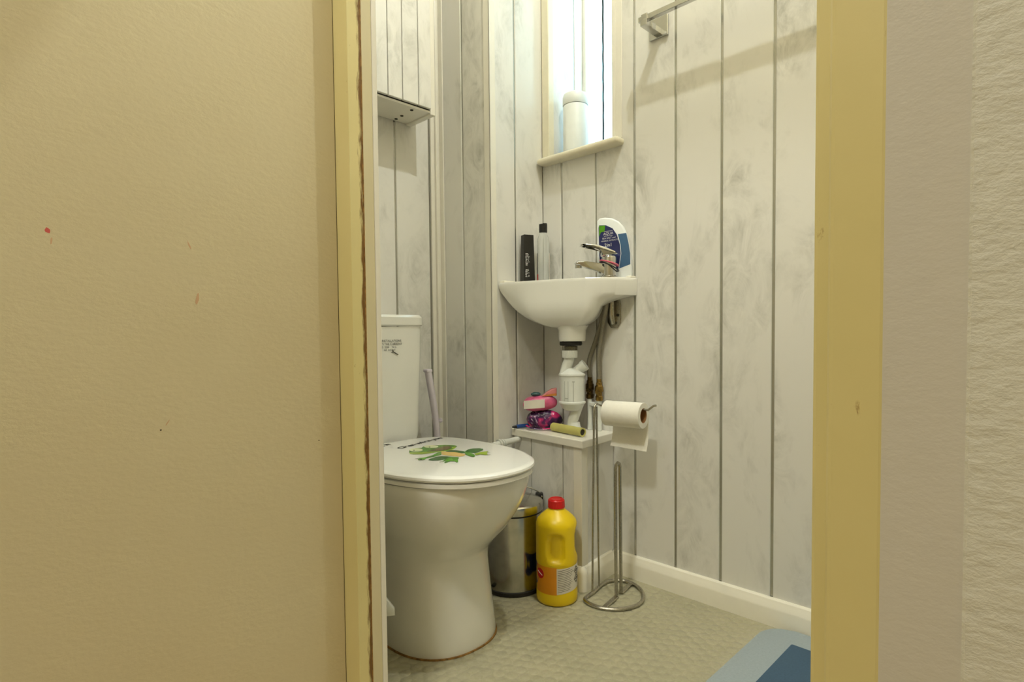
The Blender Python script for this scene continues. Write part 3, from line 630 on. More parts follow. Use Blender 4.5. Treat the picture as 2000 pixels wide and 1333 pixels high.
# chromed support bracket on the wall
bk = thing('basin_bracket', 'dark chromed octagonal bracket on the wall under the basin', 'bracket', (XR, 0.911, 0.67))
m = B(); oc = [(-0.021, 0.014), (-0.011, 0.0), (0.011, 0.0), (0.021, 0.014), (0.021, 0.062), (0.014, 0.082), (-0.014, 0.082), (-0.021, 0.062)]
prism(m, oc, 0.0005, 0.005, 0.001, 1, basis((XR, 0.911, 0.668), (0, -1, 0), (0, 0, 1), (-1, 0, 0))); obj('plate', m, M['aged_chrome'], bk)
m = B(); P = [(XR - 0.004, 0.913, 0.68), (XR - 0.012, 0.913, 0.70), (XR - 0.014, 0.913, 0.725), (XR - 0.014, 0.913, 0.745)]; tube(m, smooth_path(P, 5), 0.009, 12); obj('arm', m, M['aged_chrome'], bk)
for y, z in ((0.906, 0.681), (0.8985, 0.702)):
    m = B(); tube(m, [(XR - 0.004, y, z), (XR - 0.0075, y, z)], 0.0036, 8); obj('bolt', m, M['rubber'], bk)

# ------------------------------------------------------------------ mixer tap
R45 = -PI / 4
tp = thing('mixer_tap', 'chrome single-lever mixer tap on the basin rim', 'tap', (1.248, 0.889, 0.797), R45)
def lp(name, bm, mat, parent, **k): return obj(name, bm, mat, parent, world=False, **k)
m = B(); lathe(m, [(0.0225, 0.0), (0.0225, 0.004), (0.019, 0.006), (0.0185, 0.03), (0.0195, 0.052), (0.018, 0.056), (0, 0.056)], 28); lp('body', m, M['chrome'], tp)
def side_profile(m, pts, hw, bev): prism(m, pts, -hw, hw, bev, 3, basis((0, 0, 0), (1, 0, 0), (0, 0, 1), (0, -1, 0)))
m = B(); side_profile(m, [(-0.086, 0.034), (-0.09, 0.039), (-0.083, 0.045), (-0.060, 0.043), (-0.02, 0.037), (-0.008, 0.034), (-0.008, 0.004), (-0.016, 0.006), (-0.024, 0.019), (-0.042, 0.026), (-0.07, 0.030)], 0.0115, 0.004); lp('spout', m, M['chrome'], tp)
m = B(); lathe(m, [(0.0085, 0), (0.0085, 0.009)], 16, -0.080, 0, 0.026); lp('aerator', m, M['steel'], tp)
m = B(); side_profile(m, [(-0.076, 0.083), (-0.074, 0.087), (-0.060, 0.0885), (-0.034, 0.086), (-0.010, 0.079), (0.012, 0.068), (0.021, 0.062), (0.018, 0.0605), (-0.018, 0.0555), (-0.021, 0.058), (-0.020, 0.072), (-0.026, 0.0785), (-0.045, 0.0835), (-0.062, 0.085)], 0.0145, 0.0035); lp('lever', m, M['chrome'], tp)
def hair_tie(name, label, zl, zr, mat, r=0.0235):
    h = B(); n = 40
    tube(h, [(r * math.cos(2 * PI * i / n) * 1.0, r * math.sin(2 * PI * i / n), (zl + zr) / 2 + (zr - zl) / 2 * math.cos(2 * PI * i / n)) for i in range(n)], 0.0017, 8, True)
    bmesh.ops.transform(h, matrix=full(tp), verts=h.verts[:])
    return tag(origin_base(obj(name, h, mat)), label, 'hair tie')
hair_tie('hair_tie', 'pink elastic hair tie looped round the tap body', 0.046, 0.032, M['pink'])
hair_tie('hair_tie', 'thin black hair tie hanging lowest round the tap body', 0.0425, 0.018, M['black'], 0.0245)

# ------------------------------------------------------------------ shower gel bottle
ge = thing('shower_gel_bottle', 'white shower gel bottle with navy and blue labels behind the tap', 'bottle', (1.2815, 0.897, 0.7975), math.radians(-70))
def gx(px): return (px - 1198) * 0.00165
def gz(py): return (547 - py) * 0.001365
def gfront(m, pts, y0, y1, bev=0.0): prism(m, [(gx(a), gz(b)) for a, b in pts], y0, y1, bev, 3, basis((0, 0, 0), (1, 0, 0), (0, 0, 1), (0, -1, 0)))
m = B(); gfront(m, [(1171, 547), (1226, 547), (1227.5, 535), (1226, 510), (1222, 480), (1219, 462), (1214, 448), (1206, 437), (1196, 430), (1184, 427.5), (1175, 428), (1171, 433)], -0.008, 0.008, 0.0045); gb = lp('body', m, M['tub'], ge)
m = B(); gfront(m, [(1174, 447), (1175, 442), (1186, 443), (1197, 450), (1204, 463), (1209, 483), (1210, 500), (1206, 531), (1178, 531), (1175, 500)], 0.0081, 0.0088); lb_ = lp('front_label', m, M['navy'], ge, smooth=False)
m = B(); gfront(m, [(1205.5, 462), (1219, 461), (1222.5, 480), (1225, 500), (1225.5, 521), (1207.5, 528), (1211, 500), (1210, 483)], 0.0080, 0.0085); lp('side_label', m, M['steelblue'], ge, smooth=False)
m = B(); gfront(m, [(1175, 443), (1185, 443.5), (1184, 455), (1178, 456), (1175, 464)], 0.0088, 0.0091); lp('green_patch', m, M['green'], ge, smooth=False)
for s, px, py, sz in (('AQUA', 1190, 459.5, 0.0095), ('SEA SALT and', 1191, 468, 0.0062), ('MINERAL EXTRACTS', 1192, 473, 0.0050), ('2in1', 1190, 481.5, 0.0125)):
    text_mesh(s, sz, basis((gx(px), -0.0090, gz(py)), (1, 0, 0.06), (0, 0, 1), (0, -1, 0)), M['whiteink'], 'label_text', ge, align='CENTER', world=False)
for py in (455, 464):
    m = B(); gfront(m, [(1183, py), (1197, py - 1), (1197, py - 0.4), (1183, py + 0.6)], 0.0088, 0.0091); lp('label_rule', m, M['whiteink'], ge, smooth=False)

# ------------------------------------------------------------------ black box and clear bottle on the basin
kb = thing('black_box', 'tall black printed cardboard box standing in the basin corner', 'box', (1.206, 1.142, 0.8045), math.radians(-22))
m = B(); loft(m, [[(-0.0175, -0.013, 0), (0.0175, -0.013, 0), (0.0175, 0.013, 0), (-0.0175, 0.013, 0)], [(-0.0145, -0.011, 0.131), (0.0145, -0.011, 0.131), (0.0145, 0.011, 0.131), (-0.0145, 0.011, 0.131)]]); lp('carton', m, M['black'], kb, smooth=False)
def kline(u0, u1, z, mat, th=0.0008):   # print on the front face, which leans back slightly
    mm = B(); yy = lambda q: -0.013 + 0.002 * q / 0.131 - 0.0003
    bx(mm, u0, u1, yy(z) - 0.0001, yy(z) + 0.0004, z - th, z + th); lp('print', mm, mat, kb, smooth=False)
random.seed(3)
for z in [0.012 + 0.0033 * i for i in range(7)] + [0.045 + 0.0040 * i for i in range(9)]:
    a = -0.013 + 0.002 * random.random(); kline(a, a + 0.003 + 0.005 * random.random(), z, M['whiteink'])
    if random.random() < 0.7: kline(-0.004, -0.004 + 0.003 * random.random() + 0.002, z + 0.001, M['whiteink'], 0.0006)
for i in range(10):
    mm = B(); z = 0.02 + i * 0.0075; xx = 0.0175 - 0.003 * z / 0.131
    bx(mm, xx - 0.0003, xx + 0.0003, -0.008, 0.004, z - 0.0006, z + 0.0006); lp('print', mm, M['aged_chrome'], kb, smooth=False)
cl = thing('spray_bottle', 'slim clear bottle with a black cap on the basin corner', 'bottle', (1.246, 1.117, 0.797), R45)
m = B(); lathe(m, [(0.0165, 0.0005), (0.018, 0.003), (0.018, 0.112), (0.0172, 0.124), (0.0145, 0.136), (0.0118, 0.142), (0.0112, 0.147)], 30); lp('body', m, M['clear'], cl)
m = B(); lathe(m, [(0.0118, 0.147), (0.0118, 0.171), (0, 0.171)], 22); bx(m, -0.002, 0.0105, -0.008, 0.008, 0.170, 0.1735, 0.001); lp('cap', m, M['black'], cl)
def patch(bm, r, a0, a1, z0, z1, cx=0, cy=0, n=14, z0b=None, z1b=None):
    """curved label on a cylinder; angle 0 faces local -y, positive to local +x"""
    lo, hi = [], []
    for i in range(n + 1):
        t = i / n; a = a0 + (a1 - a0) * t; p = (cx + r * math.sin(a), cy - r * math.cos(a))
        lo.append(bm.verts.new((p[0], p[1], z0 + ((z0b if z0b is not None else z0) - z0) * t))); hi.append(bm.verts.new((p[0], p[1], z1 + ((z1b if z1b is not None else z1) - z1) * t)))
    for i in range(n): bm.faces.new((lo[i], lo[i + 1], hi[i + 1], hi[i]))
m = B(); patch(m, 0.0183, 1.05, 2.2, 0.004, 0.088); lp('label', m, M['labelwhite'], cl)
m = B(); patch(m, 0.0184, -1.5, -1.15, 0.03, 0.088); lp('label_print', m, M['ink'], cl)
m = B(); patch(m, 0.0184, -1.5, -1.0, 0.004, 0.028); lp('label_print', m, M['red'], cl)

# ------------------------------------------------------------------ waste trap, hoses, pipes
ta = thing('waste_trap', 'white plastic anti-syphon trap between basin outlet and shelf', 'waste trap', (1.238, 1.0, 0.3855), R45)
def tx(px): return (px - 1121) * 0.001405
def tz(py): return (841 - py) * 0.00141
m = B(); lathe(m, [(0.029, 0), (0.031, 0.004), (0.030, 0.011), (0.026, 0.011)], 26, tx(1115), 0, tz(674)); lp('gasket', m, M['rubber'], ta)
m = B()
for i in range(4): lathe(m, [(0.0175, 0), (0.019, 0.0015), (0.0175, 0.003)], 22, tx(1115), 0, tz(684) + i * 0.0034)
lp('thread', m, M['aged_chrome'], ta)
m = B(); n = 24; ring = lambda z, r: [(tx(1113) + (r + (0.0012 if i % 2 else 0)) * math.cos(2 * PI * i / (2 * n)), (r + (0.0012 if i % 2 else 0)) * math.sin(2 * PI * i / (2 * n)), z) for i in range(2 * n)]
loft(m, [ring(tz(697.5), 0.0195), ring(tz(683.5), 0.0205)]); lp('nut', m, M['trap'], ta, angle=0.3)
m = B(); tube(m, [(tx(1113), 0, tz(696)), (tx(1111), 0, tz(704)), (tx(1106), 0, tz(716)), (tx(1102), 0, tz(731))], 0.0145, 20); lp('neck', m, M['trap'], ta)
m = B(); lathe(m, [(0.020, tz(800)), (0.029, tz(795)), (0.0345, tz(787)), (0.0368, tz(786)), (0.0368, tz(783)), (0.0345, tz(782)), (0.0345, tz(733)), (0.0368, tz(732)), (0.0368, tz(729)), (0.033, tz(728)), (0.018, tz(718)), (0, tz(717))], 36, tx(1117), 0, 0); lp('body', m, M['trap'], ta)
m = B()
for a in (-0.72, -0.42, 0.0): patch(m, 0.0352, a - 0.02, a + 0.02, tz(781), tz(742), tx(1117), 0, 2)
patch(m, 0.0352, -0.72, -0.42, tz(776), tz(774), tx(1117), 0, 4); patch(m, 0.0352, -0.1, 0.1, tz(744), tz(742), tx(1117), 0, 4); lp('groove_shade', m, simple('trap_shadow_groove', (188, 190, 182), 0.4), ta)  # darker grey strips paint the shade of the recess lines on the body
m = B(); tube(m, [(tx(1122), 0, tz(728)), (tx(1131), -0.004, tz(720)), (tx(1141), -0.008, tz(712))], 0.0135, 20); lp('cap', m, M['trap'], ta)
m = B(); tube(m, [(tx(1137), -0.0062, tz(715.2)), (tx(1142.5), -0.0085, tz(710.8))], 0.0155, 20); lp('cap_collar', m, M['trap'], ta)
m = B(); tube(m, [(tx(1131), 0, tz(783)), (tx(1124), 0, tz(802)), (tx(1117), 0, tz(822)), (tx(1116), 0, tz(836))], 0.0148, 20); lp('outlet_pipe', m, M['trap'], ta)
m = B(); lathe(m, [(0.027, 0.0005), (0.026, 0.004), (0.020, 0.012), (0.018, 0.024), (0.0155, 0.026)], 26, tx(1119), 0.002, 0); lp('foot_collar', m, M['trap'], ta)
def riser(name, label, y, ztop, hose_pts, px, brassm):
    t = thing(name, label, 'pipe', (1.287, y, 0.3855), 0, 'supply risers under the basin')
    mm = B(); tube(mm, [(1.287, y, 0.3858), (1.287, y, ztop)], 0.0072, 14); obj('riser_pipe', mm, M['trap'], t)
    mm = B(); lathe(mm, [(0.0085, 0), (0.0105, 0.002), (0.0105, 0.012), (0.0085, 0.014), (0.0085, 0.024), (0.0115, 0.026), (0.0115, 0.040), (0.0085, 0.043), (0.0085, 0.050), (0.0065, 0.052), (0.0065, 0.06)], 12, 1.287, y, ztop - 0.002)
    tube(mm, [(1.287, y, ztop + 0.022), (1.272, y - 0.004, ztop + 0.022)], 0.0055, 10); obj('isolating_valve', mm, brassm, t)
    mm = B(); tube(mm, smooth_path([(1.287, y, ztop + 0.055)] + hose_pts, 8), 0.0062, 12); obj('braided_hose', mm, M['braid'], t)
    return t
riser('supply_riser', 'supply pipe and hose beside the trap with the dark tarnished valve', 0.984, 0.474, [(1.287, 0.986, 0.575), (1.287, 0.962, 0.635), (1.284, 0.940, 0.69), (1.276, 0.930, 0.725), (1.27, 0.927, 0.752)], 0, simple('dark_brass', (96, 78, 44), 0.4, metal=1.0, var=0.5, vscale=150))
riser('supply_riser', 'supply pipe and hose nearer the toilet roll with the yellow brass valve', 0.952, 0.470, [(1.287, 0.953, 0.59), (1.285, 0.944, 0.64), (1.28, 0.930, 0.69), (1.272, 0.916, 0.725), (1.266, 0.912, 0.752)], 0, M['brass'])
m = B(); bx(m, 1.278, 1.296, 0.955, 0.981, 0.452, 0.463, 0.002); tag(origin_base(obj('pipe_clip', m, M['trap'])), 'small white clip joining the two supply pipes', 'clip')
m = B(); tube(m, [(XR - 0.004, 0.969, 0.643), (XR + 0.001, 0.969, 0.643)], 0.0032, 8); obj('screw', m, M['rubber'], wr)

# ------------------------------------------------------------------ clutter on the low shelf
def pillow(bm, cx, cy, cz, hx, hy, hz, ex=2.6, rough=0.0, seed=0, nu=36, nv=18):
    rnd = random.Random(seed); ph = [rnd.random() * 6.28 for _ in range(9)]
    def P(u, v):
        cu, su, cv, sv = math.cos(u), math.sin(u), math.cos(v), math.sin(v)
        f = lambda q, e: abs(q) ** (2 / e) * (1 if q >= 0 else -1)
        x, y, z = f(cv, ex) * f(cu, ex), f(cv, ex) * f(su, ex), f(sv, 2.0)
        k = 1 + rough * (math.sin(3 * u + ph[0] + 2 * v) + math.sin(5 * u + ph[1] - 3 * v) * 0.7 + math.sin(9 * u + ph[2] + 5 * v) * 0.5 + math.sin(14 * u + ph[3] - 7 * v) * 0.3)
        return (cx + hx * x * k, cy + hy * y * k, cz + hz * z * (1 + (k - 1) * 1.2))
    rows = []
    for j in range(1, nv):
        v = -PI / 2 + PI * j / nv; rows.append([bm.verts.new(P(2 * PI * i / nu, v)) for i in range(nu)])
    for a, b in zip(rows, rows[1:]):
        for i in range(nu): bm.faces.new((a[i], a[(i + 1) % nu], b[(i + 1) % nu], b[i]))
    bm.faces.new(rows[0][::-1]); bm.faces.new(rows[-1])
SH = (1.206, 1.089, 0.3855)
def shelf(name, label, cat):
    return thing(name, label, cat, SH, R45)
pb = shelf('pad_packet', 'crumpled dark purple printed packet on the low shelf', 'packet')
m = B(); pillow(m, 0.004, 0.002, 0.0265, 0.050, 0.026, 0.0262, 2.8, 0.035, 4); lp('wrapper', m, M['purple'], pb, angle=1.2)
m = B(); tube(m, smooth_path([(-0.046, -0.012, 0.012), (-0.03, -0.025, 0.006), (0.0, -0.029, 0.004), (0.025, -0.028, 0.006)], 5), 0.0035, 8, ry=0.5); lp('crimped_edge', m, M['purple'], pb)
pk = thing('wipes_packet', 'pink plastic packet with a white label lying on the purple packet', 'packet', (SH[0], SH[1], SH[2] + 0.0525), R45)
m = B(); pillow(m, -0.007, 0.002, 0.021, 0.048, 0.024, 0.0208, 3.4, 0.022, 9); bmesh.ops.rotate(m, cent=(0, 0, 0.02), matrix=Matrix.Rotation(-0.10, 3, 'Y'), verts=m.verts[:]); lp('wrapper', m, M['pinkpack'], pk, angle=1.2)
m = B(); rows = [[m.verts.new((-0.053 + 0.058 * i / 8, -0.0275 + 0.013 * max(0, (0.35 - i / 8)) , z0 + 0.004 * i / 8)) for i in range(9)] for z0 in (0.007, 0.030)]
rows2 = [[m.verts.new(v.co + Vector((0, 0.0012, 0))) for v in r] for r in rows]
for i in range(8): m.faces.new((rows[0][i], rows[0][i + 1], rows[1][i + 1], rows[1][i])); m.faces.new((rows2[0][i], rows2[1][i], rows2[1][i + 1], rows2[0][i + 1]))
lp('label', m, M['labelwhite'], pk)
bl = thing('blush_packet', 'folded blush and amber film packet on top of the pink packet', 'packet', (SH[0], SH[1], SH[2] + 0.094), R45)
m = B(); prism(m, [(-0.002, 0.0), (0.040, 0.002), (0.040, 0.022), (0.026, 0.020), (0.014, 0.012)], -0.012, 0.014, 0.003, 2, basis((0, 0, 0), (1, 0, 0), (0, 0, 1), (0, -1, 0))); lp('wrapper', m, M['blush'], bl)
m = B(); prism(m, [(-0.003, 0.0), (0.039, 0.001), (0.039, 0.008), (0.012, 0.004)], 0.0142, 0.0155, 0.0, 1, basis((0, 0, 0), (1, 0, 0), (0, 0, 1), (0, -1, 0))); lp('amber_band', m, M['amber'], bl)
m = B(); pillow(m, -0.018, 0.004, 0.0, 0.014, 0.010, 0.006, 2.4, 0.04, 2, 20, 10); bmesh.ops.transform(m, matrix=Matrix.Translation((SH[0], SH[1], SH[2] + 0.098)) @ Matrix.Rotation(R45, 4, 'Z'), verts=m.verts[:])
tag(origin_base(obj('teal_wrapper', m, M['teal'], None, True, 1.2)), 'scrap of dark teal wrapper on the pink packet', 'wrapper')
pn = thing('marker_pen', 'blue pen with a black tip on the corner of the low shelf', 'pen', (1.176, 1.142, 0.3857))
m = B(); tube(m, [(1.160, 1.1472, 0.3915), (1.196, 1.1335, 0.3925)], 0.0053, 14); obj('barrel', m, M['penblue'], pn)
m = B(); tube(m, [(1.1478, 1.1520, 0.3905), (1.153, 1.150, 0.391), (1.1605, 1.147, 0.3915)], lambda t: 0.002 + 0.0032 * t, 12); obj('tip', m, M['black'], pn)
kt = thing('card_tube', 'khaki card tube lying at the front of the low shelf', 'tube', (1.187, 0.985, 0.3857))
m = B()
p0, p1 = Vector((1.198, 1.042, 0.3975)), Vector((1.1775, 0.9235, 0.3975)); d = (p1 - p0).normalized(); e1 = Vector((0, 0, 1)); e2 = d.cross(e1)
def circ(c, r, n=24): return [tuple(c + e1 * r * math.cos(2 * PI * i / n) + e2 * r * math.sin(2 * PI * i / n)) for i in range(n)]
loft(m, [circ(p0, 0.0085), circ(p0, 0.0115), circ(p1, 0.0115), circ(p1, 0.0085), circ(p1 - d * 0.05, 0.0085)], True, True); obj('tube_wall', m, M['khaki'], kt)
m = B(); loft(m, [circ(p1 - d * 0.004, 0.0083), circ(p1 - d * 0.003, 0.0083)]); obj('hollow', m, M['gap'], kt)

# ------------------------------------------------------------------ toilet roll stand and roll
rs = thing('toilet_roll_stand', 'chrome wire floor stand for toilet rolls with a D-shaped foot', 'roll stand', (1.172, 0.815, 0))
m = B(); ringp = [(1.0885, 0.836), (1.103, 0.861), (1.15, 0.8685), (1.20, 0.879), (1.235, 0.874), (1.256, 0.845), (1.246, 0.80), (1.21, 0.764), (1.163, 0.750), (1.115, 0.768), (1.091, 0.803)]
tube(m, smooth_path([(x, y, 0.0052) for x, y in ringp], 6, True), 0.0048, 10, True); obj('base_ring', m, M['aged_chrome'], rs)
def flatbar(a, b, w=0.006, z0=0.002, z1=0.007):
    mm = B(); a, b = Vector(a), Vector(b); n = (b - a).normalized(); n = Vector((-n.y, n.x)) * w
    prism(mm, [tuple(a + n), tuple(a - n), tuple(b - n), tuple(b + n)], z0, z1, 0.001, 1); obj('foot_bar', mm, M['aged_chrome'], rs)
flatbar((1.098, 0.8005), (1.1660, 0.8125)); flatbar((1.1905, 0.8170), (1.252, 0.829))
m = B(); L = [(1.1655, 0.813, 0.006), (1.1650, 0.8135, 0.20), (1.1650, 0.8135, 0.322), (1.168, 0.8138, 0.331), (1.1765, 0.8148, 0.3345), (1.184, 0.8158, 0.331), (1.188, 0.8165, 0.322), (1.190, 0.817, 0.20), (1.1925, 0.8175, 0.006)]
tube(m, L, 0.0044, 10); obj('spare_roll_post', m, M['aged_chrome'], rs)
Rd = Vector((0.13, -0.9915, 0)); RL = Vector((1.186, 0.855, 0.454))
arm0 = RL + Vector((0, 0, 0.0145))
m = B(); P = [(1.139, 0.8660, 0.005), (1.1420, 0.8640, 0.25), (1.1440, 0.8625, 0.44), (1.1450, 0.8620, 0.466), (1.1500, 0.8615, 0.4765), (1.158, 0.8625, 0.4775), tuple(arm0 - Rd * 0.012 + Vector((0, 0, 0.002))), tuple(arm0 + Rd * 0.02), tuple(arm0 + Rd * 0.105), tuple(arm0 + Rd * 0.114 + Vector((0, 0, 0.002))), tuple(arm0 + Rd * 0.124 + Vector((0.002, 0, 0.010))), tuple(arm0 + Rd * 0.131 + Vector((0.003, 0, 0.012)))]
tube(m, smooth_path(P, 5), 0.0026, 10); obj('post_and_arm', m, M['aged_chrome'], rs)
m = B(); tube(m, smooth_path([(1.177, 0.8735, 0.005), (1.1705, 0.8715, 0.25), (1.1640, 0.8690, 0.42), (1.160, 0.8665, 0.470)], 6), 0.0026, 10); obj('post', m, M['aged_chrome'], rs)
tr_ = thing('toilet_roll', 'part-used white toilet roll with a loose sheet on the stand arm', 'toilet roll', tuple(RL + Rd * 0.05 - Vector((0, 0, 0.09))))
rn = Vector((0.9915, 0.13, 0)); Z = Vector((0, 0, 1))
def rc(c, r, n=40): return [tuple(c + Z * r * math.cos(2 * PI * i / n) + rn * r * math.sin(2 * PI * i / n)) for i in range(n)]
a0, a1 = RL + Rd * 0.0, RL + Rd * 0.100
m = B(); loft(m, [rc(a0, 0.0182), rc(a0, 0.0308), rc(a0 + Rd * 0.001, 0.0316), rc(a1 - Rd * 0.001, 0.0316), rc(a1, 0.0308), rc(a1, 0.0182), rc(a0, 0.0182)], False, False); obj('paper', m, M['paper'], tr_, True, 0.7)
m = B(); loft(m, [rc(a0, 0.0181), rc(a1, 0.0181), rc(a1, 0.0168), rc(a0, 0.0168), rc(a0, 0.0181)], False, False); obj('core', m, M['card'], tr_, True, 0.7)
m = B(); rows = []
prof = [(0.0, 0.0318), (0.010, 0.0306), (0.019, 0.0262), (0.0262, 0.0188), (0.0304, 0.009), (0.0322, -0.004), (0.0326, -0.022), (0.0318, -0.042), (0.0285, -0.062), (0.024, -0.078), (0.018, -0.090)]
for k, (u, z) in enumerate(prof):
    rows.append([a0 + Rd * (0.0015 + 0.097 * i / 12) + rn * (u + 0.0012 * math.sin(i * 1.3 + k * 0.4) * min(1, k / 6)) + Z * (z * (1 - 0.05 * (1 - i / 12) * (k > 6))) for i in range(13)])
va = [[m.verts.new(p) for p in r] for r in rows]; vb = [[m.verts.new(p + rn * 0.0007 + Z * 0.0004) for p in r] for r in rows]
for q, w_ in ((va, 1), (vb, -1)):
    for A, Bq in zip(q, q[1:]):
        for i in range(12): m.faces.new((A[i], A[i + 1], Bq[i + 1], Bq[i]))
for i in range(12): m.faces.new((va[-1][i], va[-1][i + 1], vb[-1][i + 1], vb[-1][i]))
for A, Bq, C1, D1 in zip(va, va[1:], vb, vb[1:]):
    m.faces.new((A[0], Bq[0], D1[0], C1[0])); m.faces.new((A[12], C1[12], D1[12], Bq[12]))
obj('loose_sheet', m, M['paper'], tr_, True, 1.2)

# ------------------------------------------------------------------ pedal bin
pbn = thing('pedal_bin', 'small stainless steel pedal bin between toilet and yellow bottle', 'bin', (1.045, 1.052, 0), R45)
m = B(); lathe(m, [(0.077, 0.001), (0.079, 0.003), (0.079, 0.011), (0.077, 0.013)], 48); lp('base_ring', m, M['rubber'], pbn)
m = B(); lathe(m, [(0.0765, 0.0125), (0.0765, 0.199), (0.075, 0.2005)], 64); lp('body', m, M['steel'], pbn)
m = B(); lathe(m, [(0.0775, 0.1985), (0.0782, 0.2005), (0.0775, 0.202)], 48); lp('black_seal', m, M['rubber'], pbn)
m = B(); lathe(m, [(0.0785, 0.2025), (0.0795, 0.205), (0.0795, 0.222), (0.077, 0.2255), (0.072, 0.227), (0.05, 0.232), (0.02, 0.2345), (0, 0.235)], 64); lp('lid', m, M['steel'], pbn)
m = B(); bx(m, 0.062, 0.083, 0.034, 0.056, 0.192, 0.230, 0.004, 2); lp('hinge', m, M['black'], pbn)
m = B(); tube(m, smooth_path([(0.079, 0.03, 0.222), (0.074, 0.03, 0.240), (0.045, 0.03, 0.262), (0.0, 0.03, 0.270), (-0.045, 0.03, 0.262), (-0.074, 0.03, 0.240), (-0.079, 0.03, 0.222)], 6), 0.0018, 8)
bmesh.ops.rotate(m, cent=(0, 0.03, 0.222), matrix=Matrix.Rotation(-1.15, 3, 'X'), verts=m.verts[:]); lp('wire_handle', m, M['steel'], pbn)
m = B(); prism(m, [(-0.058, -0.062), (-0.070, -0.078), (-0.082, -0.070), (-0.068, -0.052)], 0.014, 0.019, 0.001, 1); lp('pedal', m, M['black'], pbn)

# ------------------------------------------------------------------ yellow bleach bottle
yb = thing('bleach_bottle', 'yellow plastic bleach bottle with a red cap on the floor', 'bottle', (1.0645, 0.918, 0), R45)
m = B(); prof = [(0.046, 0.0008), (0.0495, 0.004), (0.0505, 0.010), (0.0505, 0.026), (0.0498, 0.029), (0.0498, 0.097), (0.0505, 0.100)] + [(0.0505, 0.100 + 0.004 * i) for i in range(1, 23)] + [(0.0500, 0.192), (0.0470, 0.200), (0.040, 0.208), (0.031, 0.216), (0.0215, 0.2235), (0.0185, 0.2265), (0.018, 0.230)]
SEG = 72; rings = []
def dent(a, z):
    def one(a0, z0, wa, hz, dep):
        da = (a - a0 + PI) % (2 * PI) - PI
        q = (abs(da / wa) ** 3.2 + abs((z - z0) / hz) ** 3.2) ** (1 / 3.2)
        t = max(0.0, min(1.0, (1.12 - q) / 0.30)); return dep * t * t * (3 - 2 * t)
    return one(-0.10, 0.140, 0.42, 0.034, 0.0125) + one(1.50, 0.150, 0.45, 0.036, 0.0150)
for r, z in prof:
    rg = []
    for i in range(SEG):
        a = 2 * PI * i / SEG; q = r - (dent(a, z) if 0.09 < z < 0.196 else 0)
        rg.append(m.verts.new((q * math.sin(a), -q * math.cos(a), z)))
    rings.append(rg)
for A, Bq in zip(rings, rings[1:]):
    for i in range(SEG): m.faces.new((A[i], A[(i + 1) % SEG], Bq[(i + 1) % SEG], Bq[i]))
m.faces.new(rings[0]); m.faces.new(rings[-1]); ybody = lp('body', m, M['yellow'], yb, angle=1.0)
m = B(); n = 30; cr = lambda z, r: [((r + (0.0005 if i % 2 else 0)) * math.cos(2 * PI * i / (2 * n)), (r + (0.0005 if i % 2 else 0)) * math.sin(2 * PI * i / (2 * n)), z) for i in range(2 * n)]
loft(m, [cr(0.2285, 0.0198), cr(0.2290, 0.0205), cr(0.2460, 0.0198), cr(0.2485, 0.018)]); lp('cap', m, M['red'], yb, angle=0.5)
m = B(); tube(m, [(0.0155 * math.cos(2 * PI * i / 28), 0.0155 * math.sin(2 * PI * i / 28), 0.2488) for i in range(28)], 0.0015, 6, True); lp('cap_rim', m, M['red'], yb)
m = B(); patch(m, 0.0501, -1.35, -0.08, 0.0300, 0.0960, n=20); lp('orange_label', m, M['orange'], yb)
m = B(); patch(m, 0.0503, -0.085, 1.42, 0.0312, 0.0935, n=22, z0b=0.040, z1b=0.0965); wl = lp('info_label', m, M['labelwhite'], yb)
random.seed(11)
for k in range(13):
    z = 0.087 - k * 0.0042; m = B(); e = 0.72 if k in (0, 5, 9) else 0.86
    s0 = -0.03; patch(m, 0.05045, s0, s0 + (e - s0) * (0.7 + 0.3 * random.random()), z, z + 0.0011, n=12, z0b=z + 0.005, z1b=z + 0.0061); lp('small_print', m, simple('grey_print_%d' % k, (120, 116, 106) if k not in (0, 2, 9) else (62, 58, 52), 0.6), yb)
for z in (0.082, 0.062):
    m = B(); a0 = 1.08; w_ = 0.20; h_ = 0.0095
    for k in range(4):
        q = [(a0, z + h_), (a0 + w_, z), (a0, z - h_), (a0 - w_, z)]; A, Bq = q[k], q[(k + 1) % 4]
        tube(m, [(0.0506 * math.sin(A[0] + (Bq[0] - A[0]) * t / 5), -0.0506 * math.cos(A[0] + (Bq[0] - A[0]) * t / 5), A[1] + (Bq[1] - A[1]) * t / 5) for t in range(6)], 0.0007, 5)
    tube(m, [(0.0506 * math.sin(a0 - 0.05), -0.0506 * math.cos(a0 - 0.05), z - 0.003), (0.0506 * math.sin(a0 + 0.03), -0.0506 * math.cos(a0 + 0.03), z + 0.003)], 0.0012, 5); lp('hazard_symbol', m, M['ink'], yb)
def disc_on(r, a0, z0, ra, rz, mat, name, lift=0.0):
    mm = B(); c = mm.verts.new((r * math.sin(a0), -r * math.cos(a0), z0)); n = 26
    v = [mm.verts.new((r * math.sin(a0 + ra * math.cos(2 * PI * i / n)), -r * math.cos(a0 + ra * math.cos(2 * PI * i / n)), z0 + rz * math.sin(2 * PI * i / n))) for i in range(n)]
    for i in range(n): mm.faces.new((c, v[i], v[(i + 1) % n]))
    lp(name, mm, mat, yb)
disc_on(0.0503, -1.62, 0.072, 0.50, 0.031, M['navy'], 'navy_badge'); disc_on(0.0506, -1.00, 0.076, 0.26, 0.0125, M['red'], 'red_badge')
